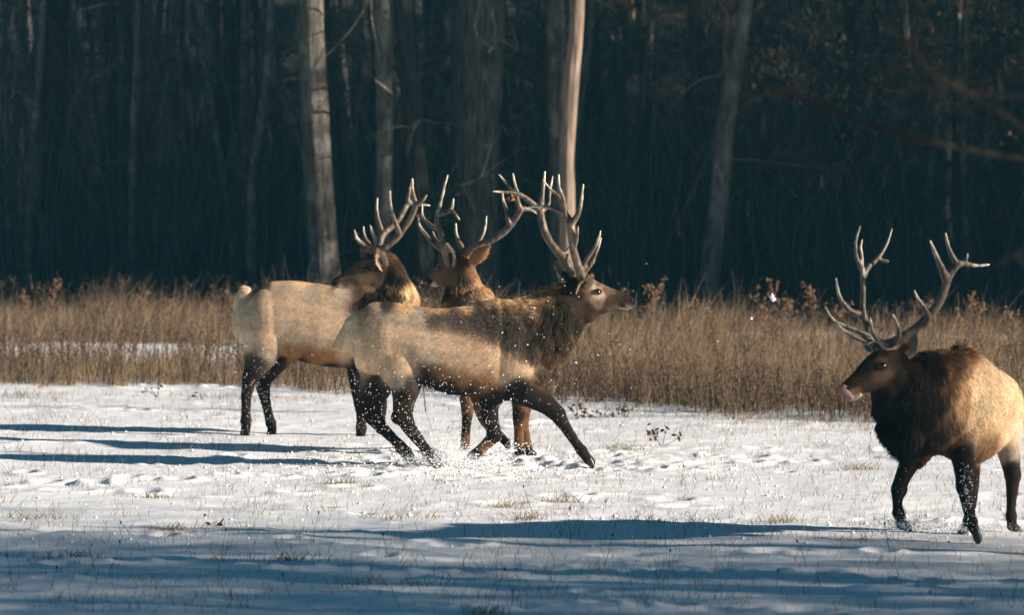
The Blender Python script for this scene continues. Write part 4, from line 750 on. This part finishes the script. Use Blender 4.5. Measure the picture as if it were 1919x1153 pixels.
an = [(1000, 600, 0, 'tan', .04, .6, .6), (960, 570, 0, 'sunlit_gold', .045, 1, 0), (1000, 565, 0, 'sunlit_gold', .045, 1, .2), (930, 560, 0, 'sunlit_gold', .05, 1, .3), (960, 640, 0, 'tan', .03, 1, .3), (910, 640, 0, 'tan', .03, 1, .3), (1020, 640, 0, 'cream', .04, .5, 1), (930, 700, 0, 'russet', .03, 0, 1), (900, 715, 0, 'belly', .03, 0, 1),
      (885, 555, 0, 'pale', .06, .6, 1), (870, 560, 0, 'sunlit_gold', .07, .3, 1), (855, 575, 0, 'crest', .07, 0, 1), (840, 565, .2, 'crest', .07, -.4, 1), (830, 560, .3, 'mane', .07, -.4, 1), (905, 545, 0, 'sunlit_gold', .06, .7, .8), (890, 530, 0, 'sunlit_gold', .06, .5, 1), (885, 510, 0, 'crest', .05, .4, 1), (870, 525, 0, 'mane', .06, .1, 1), (855, 540, .1, 'crest', .07, -.2, 1), (845, 545, .1, 'mane', .07, -.3, 1), (895, 575, 0, 'pale', .06, .7, .9),  # ruff painted golden and pale to look sunlit
      (875, 490, 0, 'mane', .03, .4, 1), (862, 485, 0, 'mane', .02, .4, .8), (865, 505, 0, 'mane', .04, .2, 1), (880, 480, 0, 'crest', .03, .5, .6), (850, 495, 0, 'manel', .02, .5, .7), (838, 505, .2, 'headl', .015, .8, .5), (845, 520, .2, 'headl', .02, .6, .8), (825, 505, .3, 'headl', .01, 1, .2), (818, 515, .4, 'headl', .008, 1, .2), (812, 520, .45, 'headl', .006, 1, .2), (806, 528, .5, 'nose', .001, 1, 0), (815, 536, .5, 'pale', .008, 1, .3), (825, 530, .4, 'headl', .01, 1, .4)]
an += leganch([(984, 720), (983, 760), (980, 790), (986, 830), (996, 853)], ['legr', 'legr', 'legr', 'legr', 'nose'], -.32) + leganch([(970, 735), (973, 780), (972, 810), (974, 850)], ['leg', 'leg', 'legr', 'nose'], -.48)
an += leganch([(876, 720), (875, 755), (874, 800), (872, 830), (870, 846)], ['leg', 'legr', 'leg', 'legr', 'nose'], .25) + leganch([(896, 735), (900, 765), (912, 792), (935, 815), (949, 831)], ['leg', 'legr', 'legr', 'leg', 'nose'], .1)
body, V, Nn, Fc, A = make_body(d0, tubes, balls, an, parent=e); make_fur(body, V, Fc, A, 60000, 3); bt = bvh(V, Fc)
eyeball(e, bt, 823.5, 504.5)
for a in [(995, 850, -.36, 25), (974, 848, -.5, 100), (870, 844, .25, 150), (950, 830, .06, 80)]: hoof(e, d0, *a); surf_ball(e, bt, 808.5, 527, .014, .012, M['wet'], 'nostril')
ear(e, d0, (843, 500, .1), (838, 459, .02), .13, (-.45, -.75, 0), .5, 5, inner='ear', outer='ear')
ear(e, d0, (882, 492, .15), (917, 462, .02), .13, (.3, .85, .2), .55, 6, outer='crest')
antler(e, d0, [([(846, 488), (833, 473), (832, 458), (825.5, 439), (820, 424), (818, 407), (823, 390), (829, 366), (834, 345), (839, 328)], .2, .3, 7.5, 1.8), ([(820, 400), (833, 399), (845, 392), (848, 383), (850, 372)], .28, .2, 6, 1.8), ([(843, 393), (850, 397), (856, 405), (861, 412)], .22, .15, 4.5, 1.6),
               ([(821, 428), (813, 426), (804, 419), (796, 411), (791, 400), (791.5, 384)], .3, .5, 5.5, 1.8), ([(833, 470), (820, 463), (808, 452), (797, 438), (787, 424), (784, 409)], .25, .5, 6.5, 1.8), ([(831, 465), (821, 453), (815, 444), (811, 434)], .25, .4, 4.5, 2), ([(797, 412), (788, 406), (782, 403)], .45, .5, 3.5, 2)])
antler(e, d0, [([(866, 484), (874, 476), (884, 467), (896, 460), (918, 451), (940, 438), (957, 421), (969, 404), (976, 391)], .2, .0, 8.5, 7), ([(976, 395), (971, 381), (968, 368)], 0, -.02, 6.5, 4.5), ([(975, 392), (986, 391), (996, 394), (1006, 400)], 0, .1, 6, 2), ([(954, 418), (951, 402), (947, 388), (943, 374), (941.5, 362)], .02, .1, 5.5, 2),
               ([(868, 480), (866, 464), (859, 451), (855, 436), (854, 419)], .2, .35, 6.5, 1.8), ([(878, 472), (890, 461), (901, 448), (909, 427), (911.7, 405)], .15, .3, 6, 1.8)])
g = np.random.default_rng(5); c0 = P(963, 372, d0-.03); Vv = []; Ff = []
for k in range(7):
    a = P(963+g.normal(0, 5), 371+g.normal(0, 3), d0-.04); m0 = len(Vv); q = g.normal(0, .02, (4, 3)); Vv += [a+q[0], a+q[1], a+q[2], a+q[3]]; Ff += [(m0, m0+1, m0+2), (m0, m0+2, m0+3)]
lf = wmesh('oak_leaf', Vv, Ff, M['leaf'], None, smooth=False, cols=np.tile((.5, .2, .07), (len(Vv), 1))); tag(lf, 'torn orange dead leaf caught on the antler of the half hidden elk', 'leaf')

c0 = [(784, 403), (788, 406), (795, 409), (780, 405)]; Vv = []; Ff = []
for x, y in c0:
    a = P(x, y, d0+.42); q = g.normal(0, .014, (4, 3)); m0 = len(Vv); Vv += [a+q[0], a+q[1], a+q[2], a+q[3]]; Ff += [(m0, m0+1, m0+2), (m0, m0+2, m0+3)]
lf = wmesh('leaf_scrap', Vv, Ff, M['leaf'], None, smooth=False, cols=np.tile((.22, .07, .04), (len(Vv), 1))); tag(lf, 'dark red scrap of leaf on the far left tine of the half hidden elk', 'leaf')

# ---- the elk at the right, walking towards the viewer, licking its nose
d0 = 37.2; e = empty('elk', G(1800, 995)); tag(e, 'bull elk at the right edge with heavy dark mane, licking its nose', 'elk')
tubes = [('Z', [(1735, 768, -.55, 58, .15), (1755, 762, -.42, 84, .2), (1783, 760, -.2, 96, .225), (1812, 766, .05, 101, .255), (1838, 772, .35, 91, .26), (1855, 762, .65, 71, .245), (1863, 764, .9, 62, .235), (1869, 766, 1.05, 42, .16)]),
         ('Y', [(1775, 750, -.35, 86, .23), (1738, 747, -.5, 83, .22), (1706, 737, -.62, 75, .2), (1685, 722, -.7, 64, .17), (1672, 702, -.74, 48, .13)]),
         ('Y', [(1684, 684, -.72, 30, .1), (1670, 688, -.75, 36, .105), (1652, 694, -.8, 38, .105), (1634, 703, -.84, 33, .085), (1616, 714, -.89, 25, .064), (1602, 722, -.93, 20, .054), (1590, 728, -.96, 17, .05), (1581, 729, -.98, 12, .042)]),
         # far foreleg (screen left)
         ('Y', [(1745, 800, -.4, 46, .13), (1724, 838, -.4, 28, .09), (1706, 866, -.42, 20, .065), (1692, 895, -.43, 15, .052), (1684, 918, -.44, 14, .05), (1682, 942, -.44, 10, .036), (1684, 962, -.44, 10.5, .037), (1688, 975, -.46, 11, .042), (1690, 985, -.48, 12, .046)]),
         # near foreleg
         ('Y', [(1798, 800, -.3, 34, .11), (1804, 845, -.42, 26, .085), (1807, 880, -.52, 20, .062), (1808, 912, -.54, 16, .052), (1810, 935, -.56, 12, .042), (1816, 960, -.6, 11, .037), (1821, 979, -.64, 11, .038), (1826, 993, -.68, 10, .042), (1831, 1004, -.7, 7, .04)]),
         ('Y', [(1815, 820, .6, 36, .12), (1822, 860, .55, 18, .08), (1823, 895, .5, 14, .055), (1822, 930, .45, 11, .04), (1818, 960, .4, 10, .036), (1813, 978, .36, 10, .04), (1811, 990, .34, 9, .042)]),
         ('Y', [(1880, 775, .6, 40, .16), (1886, 820, .6, 30, .12), (1892, 855, .6, 21, .085), (1897, 888, .62, 15.5, .06), (1897, 915, .62, 12.5, .045), (1895, 945, .6, 9.5, .036), (1895, 966, .58, 10, .038), (1896, 978, .56, 10, .042), (1897, 988, .54, 11, .045)])]
balls = [(1878, 772, .7, 35, 62, .25), (1836, 700, .5, 30, 22, .16), (1685, 918, -.44, 16.5, 18, .056), (1684, 962, -.44, 13, 12, .043), (1808, 912, -.54, 18, 20, .058), (1821, 980, -.64, 13.5, 12, .044), (1898, 890, .62, 17, 20, .062), (1895, 968, .58, 12.5, 12, .042), (1800, 690, 0, 34, 34, .15), (1778, 690, -.2, 36, 26, .12), (1828, 822, .2, 38, 48, .25), (1665, 728, -.76, 34, 30, .11), (1690, 790, -.62, 40, 46, .17), (1720, 812, -.5, 44, 40, .17), (1792, 735, -.38, 34, 64, .14), (1668, 740, -.74, 34, 30, .12)]
an = [(1800, 660, 0, 'crest', .10, .5, .6), (1780, 664, -.2, 'manel', .09, -.3, .9), (1818, 690, .1, 'tanl', .05, .6, .8), (1840, 680, .5, 'tanl', .05, .8, .3), (1870, 695, .8, 'cream', .04, .9, .4), (1890, 720, .9, 'cream', .045, .7, .8), (1905, 760, 1, 'cream', .04, .3, 1), (1860, 740, .6, 'cream', .045, .6, .8), (1880, 790, .8, 'tanl', .045, .2, 1), (1830, 730, .2, 'cream', .05, .5, .9), (1845, 790, .4, 'cream', .045, .3, 1), (1810, 772, -.1, 'cream', .055, .2, 1), (1808, 725, -.1, 'cream', .05, .3, 1), (1825, 698, .2, 'tanl', .045, .6, .7),  # flank lightened to cream and pale tan, painting in the sunlight
      (1830, 830, .5, 'crest', .04, .3, .9), (1850, 838, .2, 'crest', .04, .4, .9), (1835, 850, .2, 'crest', .04, .4, .9), (1820, 865, .1, 'crest', .04, .3, 1), (1860, 830, .5, 'tan', .03, .3, .9), (1808, 815, 0, 'tanl', .04, .2, 1), (1780, 850, -.2, 'manel', .04, 0, 1), (1745, 862, -.5, 'crest', .05, -.1, 1), (1725, 850, -.5, 'mane', .06, 0, 1), (1788, 822, -.45, 'crest', .05, 0, 1),
      (1792, 758, -.4, 'sunlit_gold', .055, .1, 1), (1790, 715, -.3, 'sunlit_gold', .06, .1, 1), (1765, 705, -.4, 'crest', .09, 0, 1), (1750, 740, -.5, 'manel', .11, 0, 1), (1740, 690, -.5, 'mane', .09, .1, 1), (1760, 800, -.5, 'black', .11, 0, 1), (1730, 780, -.6, 'mane', .14, -.1, 1), (1700, 760, -.7, 'black', .13, -.1, 1), (1680, 780, -.7, 'black', .12, -.1, 1), (1700, 820, -.6, 'black', .16, 0, 1), (1650, 765, -.8, 'black', .09, -.1, 1), (1715, 710, -.6, 'mane', .09, .1, 1), (1700, 690, -.6, 'manel', .06, .4, .9), (1720, 740, -.6, 'mane', .11, 0, 1), (1770, 780, -.45, 'manel', .1, 0, 1), (1670, 800, -.7, 'black', .1, 0, 1), (1740, 822, -.5, 'black', .12, 0, 1),
      (1690, 670, -.7, 'mane', .04, .8, .5), (1680, 700, -.7, 'head', .03, .8, .6), (1670, 720, -.75, 'mane', .03, .7, .8), (1650, 735, -.8, 'mane', .03, .6, .8), (1655, 660, -.78, 'mane', .015, .8, .2), (1635, 668, -.8, 'mane', .01, .9, 0), (1665, 672, -.75, 'head', .012, .8, .2), (1640, 690, -.85, 'head', .008, 1, 0), (1650, 700, -.85, 'headl', .008, 1, .2), (1653, 676, -.85, 'headl', .007, 1, 0), (1625, 695, -.85, 'mane', .007, 1, 0), (1610, 705, -.9, 'mane', .006, 1, 0), (1620, 722, -.9, 'head', .008, 1, .2), (1632, 738, -.85, 'head', .012, 1, .4), (1597, 716, -.92, 'mane', .004, 1, 0), (1576, 722, -1, 'nose', .001, 1, 0), (1578, 732, -1, 'nose', .001, 1, 0), (1605, 735, -.93, 'headl', .006, 1, .2), (1592, 748, -.95, 'pale', .006, 1, .2), (1600, 748, -.95, 'pale', .006, 1, .2)]
an += leganch([(1730, 832), (1706, 866), (1692, 895), (1684, 918), (1682, 942), (1684, 962), (1690, 986)], ['mane', 'leg', 'leg', 'leg', 'leg', 'leg', 'nose'], -.43)
an += leganch([(1804, 850), (1807, 880), (1808, 912), (1810, 935), (1816, 960), (1821, 979), (1832, 1005)], ['belly', 'leg', 'leg', 'leg', 'leg', 'leg', 'nose'], -.55)
an += leganch([(1823, 890), (1823, 915), (1822, 930), (1818, 960), (1811, 990)], ['leg', 'leg', 'leg', 'leg', 'nose'], .45)
an += leganch([(1886, 815), (1892, 850), (1897, 880), (1897, 915), (1895, 945), (1895, 966), (1897, 988)], ['tan', 'grey', 'leg', 'leg', 'leg', 'leg', 'nose'], .6)
sq = lambda q: q if q < -.3 else -.3+(q+.3)*.68
tubes = [(m_, [(r[0], r[1], sq(r[2]), *r[3:]) for r in rows]) for m_, rows in tubes]; balls = [(q[0], q[1], sq(q[2]), *q[3:]) for q in balls]; an = [(q[0], q[1], sq(q[2]), *q[3:]) for q in an]
body, V, Nn, Fc, A = make_body(d0, tubes, balls, an, parent=e); make_fur(body, V, Fc, A, 150000, 4); bt = bvh(V, Fc)
for a in [(1690, 984, -.48, 20), (1828, 1000, -.69, 60), (1811, 990, .13, 150), (1896, 990, .27, 10)]: hoof(e, d0, *a, size=1.1)
eyeball(e, bt, 1652.5, 686.5, r=.031); eyeball(e, bt, 1652.5, 686.5, back=True)
surf_ball(e, bt, 1579, 722, .012, .010, M['wet'], 'nostril')
# tongue curled up over the nose, and the lower lip below it
tp = [(1596, 746), (1590, 742), (1584, 735), (1581, 728), (1585, 724)]
mb = MB(); mb.tube([P(x, y, d0-1.005-.0*i) for i, (x, y) in enumerate(tp)], [.022, .026, .029, .027, .017], [.014, .013, .011, .010, .008], segs=14, sub=5); Vq, Fq2 = mb.arr(); wmesh('tongue', Vq, Fq2, M['tongue'], e)
mb = MB(); mb.tube([P(x, y, d0-.98) for x, y in [(1612, 741), (1602, 745), (1592, 748), (1586, 745)]], [.018, .023, .022, .012], [.036, .034, .03, .018], segs=14, sub=4); Vq, Fq2 = mb.arr(); wmesh('lower_lip', Vq, Fq2, M['coat'], e, cols=np.tile(CO['pale'], (len(Vq), 1)))
ear(e, d0, (1681, 670, -.74), (1718, 628, -.68), .18, (-.1, -.9, -.3), .5, 7)
ear(e, d0, (1640, 655, -.66), (1622, 630, -.5), .12, (-.3, -.8, .1), .5, 8)
antler(e, d0, [([(1642, 656), (1637, 641), (1630, 627), (1625, 612), (1620, 597), (1617, 575), (1617.5, 548), (1617, 520), (1616, 500), (1615, 481), (1613, 465), (1615.5, 449)], -.76, -.6, 9.5, 2), ([(1614, 503), (1609, 492), (1604, 476), (1604.5, 450), (1612, 424)], -.64, -.7, 6, 1.8),
               ([(1619, 518), (1626, 502), (1637, 492), (1650, 478), (1662, 457), (1672, 429)], -.64, -.5, 6.5, 1.8), ([(1646, 483), (1653, 488), (1663, 490)], -.56, -.55, 4.5, 3.8), ([(1620, 598), (1610, 589), (1595, 584), (1580, 568), (1571, 548), (1567, 522)], -.66, -.85, 9, 1.8),
               ([(1634, 636), (1616, 624), (1596, 616), (1575, 608), (1560, 598), (1546.5, 575)], -.75, -.95, 7.5, 1.8), ([(1637, 646), (1624, 640), (1606, 634), (1585, 623), (1574, 613), (1567, 600)], -.76, -1.02, 7.5, 1.8)])
antler(e, d0, [([(1652, 656), (1660, 646), (1675, 641), (1697, 629), (1720, 613), (1741, 592), (1759, 568), (1770, 543), (1777, 522), (1786, 506), (1797, 493)], -.76, -.7, 10.5, 7.5), ([(1795, 497), (1789, 487), (1780, 470), (1775, 453), (1772, 437)], -.7, -.75, 7, 1.8), ([(1795, 496), (1808, 493), (1820, 497), (1836, 498), (1853, 496)], -.7, -.6, 7, 2), ([(1810, 496), (1811, 486), (1813, 476)], -.68, -.68, 4.5, 2),
               ([(1775, 527), (1768, 510), (1761, 494), (1752, 473), (1743, 451)], -.72, -.85, 10, 2), ([(1733, 606), (1740, 597), (1735, 582), (1725, 567), (1718, 556), (1713.5, 545)], -.76, -.9, 8, 1.8), ([(1672, 643), (1683, 634), (1684.5, 620), (1680, 604), (1673, 589)], -.78, -.95, 7, 1.8), ([(1658, 646), (1645, 637), (1637, 625), (1633, 612), (1631, 597)], -.78, -.95, 7, 1.8)])
# thin cord looped round the antler base
pts = [P(x, y, d0-.9+.02*math.sin(i)) for i, (x, y) in enumerate([(1626, 645), (1634, 642), (1641, 641), (1650, 646), (1657, 653), (1665, 656), (1673, 654)])]
mb = MB(); mb.tube(pts, [.005]*7, segs=6, sub=6); Vq, Fq2 = mb.arr(); tag(wmesh('cord', Vq, Fq2, M['collar']), 'thin grey cord tied round the antler base of the elk licking its nose', 'cord')

# ------------------------------------------------------------------ loose snow thrown up by the hooves
def flakes(name, C, S, label, seed):
    g = np.random.default_rng(seed); n = len(C); tet = np.array([(0, 0, 1), (.95, 0, 0), (0, .95, 0), (-.95, 0, 0), (0, -.95, 0), (0, 0, -1.)])
    Vv = (C[:, None]+tet[None]*S[:, None, None]*g.uniform(.6, 1.25, (n, 6, 3))).reshape(-1, 3)
    f = np.array([(0, 1, 2), (0, 2, 3), (0, 3, 4), (0, 4, 1), (5, 2, 1), (5, 3, 2), (5, 4, 3), (5, 1, 4)])[None]+6*np.arange(n)[:, None, None]
    tag(wmesh(name, Vv, f.reshape(-1, 3), M['flake']), label, 'snow', kind='stuff')
def cloud(spec, d0, g):
    C = []; S = []
    for (x, y, sx, sy, n, s0, s1, dc, ds) in spec:
        px = g.normal(x, sx, n); py = g.normal(y, sy, n); d = d0+dc+g.normal(0, ds, n)
        for a, b, c in zip(px, py, d):
            p = P(a, b, c)
            if p[2] > -.02: C.append(p); S.append(s0+(s1-s0)*g.random()**3)
    return np.array(C), np.array(S)
g = np.random.default_rng(33)
C, S = cloud([(760, 705, 70, 55, 110, .002, .007, -.55, .1), (880, 730, 80, 34, 230, .002, .008, -.5, .1), (930, 690, 90, 60, 50, .002, .010, -.5, .1), (980, 620, 60, 60, 36, .003, .011, -.5, .1), (735, 790, 40, 40, 250, .003, .007, -.4, .1),
              (800, 810, 30, 40, 260, .003, .007, -.4, .1), (900, 810, 40, 40, 260, .003, .008, -.3, .15), (480, 745, 26, 45, 260, .003, .006, 3.7, .15), (505, 700, 60, 50, 90, .003, .006, 3.7, .15), (675, 745, 20, 45, 130, .003, .006, 3.5, .1), (1065, 810, 25, 35, 70, .003, .006, -.3, .1), (1100, 640, 60, 60, 26, .004, .008, -.3, .2),
              (838, 856, 15, 15, 9000, .0015, .006, -.1, .15), (775, 862, 14, 8, 900, .0015, .006, -.1, .15), (870, 868, 18, 8, 1400, .0015, .006, -.1, .15), (830, 866, 35, 8, 1500, .003, .010, -.05, .2), (865, 868, 45, 8, 900, .004, .014, -.05, .25), (775, 868, 30, 6, 400, .003, .012, 0, .2), (845, 850, 22, 16, 600, .002, .007, -.05, .15), (950, 845, 45, 8, 300, .004, .012, 1.2, .2)], 44.3, g)
flakes('thrown_snow', C, S, 'white flecks of snow thrown up around the running elk', 1)
C, S = np.array([P(1447, 556, 43.2), P(1449, 561, 43.2), P(1408, 597, 43.3), P(1345, 640, 43.4), P(1180, 655, 43.5)]), np.array([.03, .024, .018, .01, .012])
flakes('falling_snow', C, S, 'few large white snow clumps drifting before the dark wood', 4)
C, S = cloud([(1690, 985, 22, 8, 500, .003, .010, -.5, .12), (1800, 990, 50, 6, 500, .003, .009, -.5, .2), (1812, 935, 10, 38, 170, .003, .008, -.72, .06), (1700, 992, 60, 5, 300, .003, .01, -.4, .2), (1688, 930, 10, 40, 30, .003, .006, -.6, .05)], 37.2, g)
flakes('kicked_snow', C, S, 'loose snow kicked up by the hooves of the elk at the right edge', 2)
# clods and crumbs lying on the trampled snow
N = 2600; px = np.concatenate([g.normal(850, 230, 1500), g.uniform(0, 1919, 1100)]); py = np.concatenate([g.normal(868, 16, 1500), 760+260*g.random(1100)]); d = 29700/(np.maximum(py, 745)-HOR); x = (px-W/2)*d/F
C = np.stack([x, d, hgt(x, d)+.004], 1); flakes('snow_crumbs', C, .005+.018*g.random(N)**3, 'crumbs of broken snow lying on the trampled field', 3)
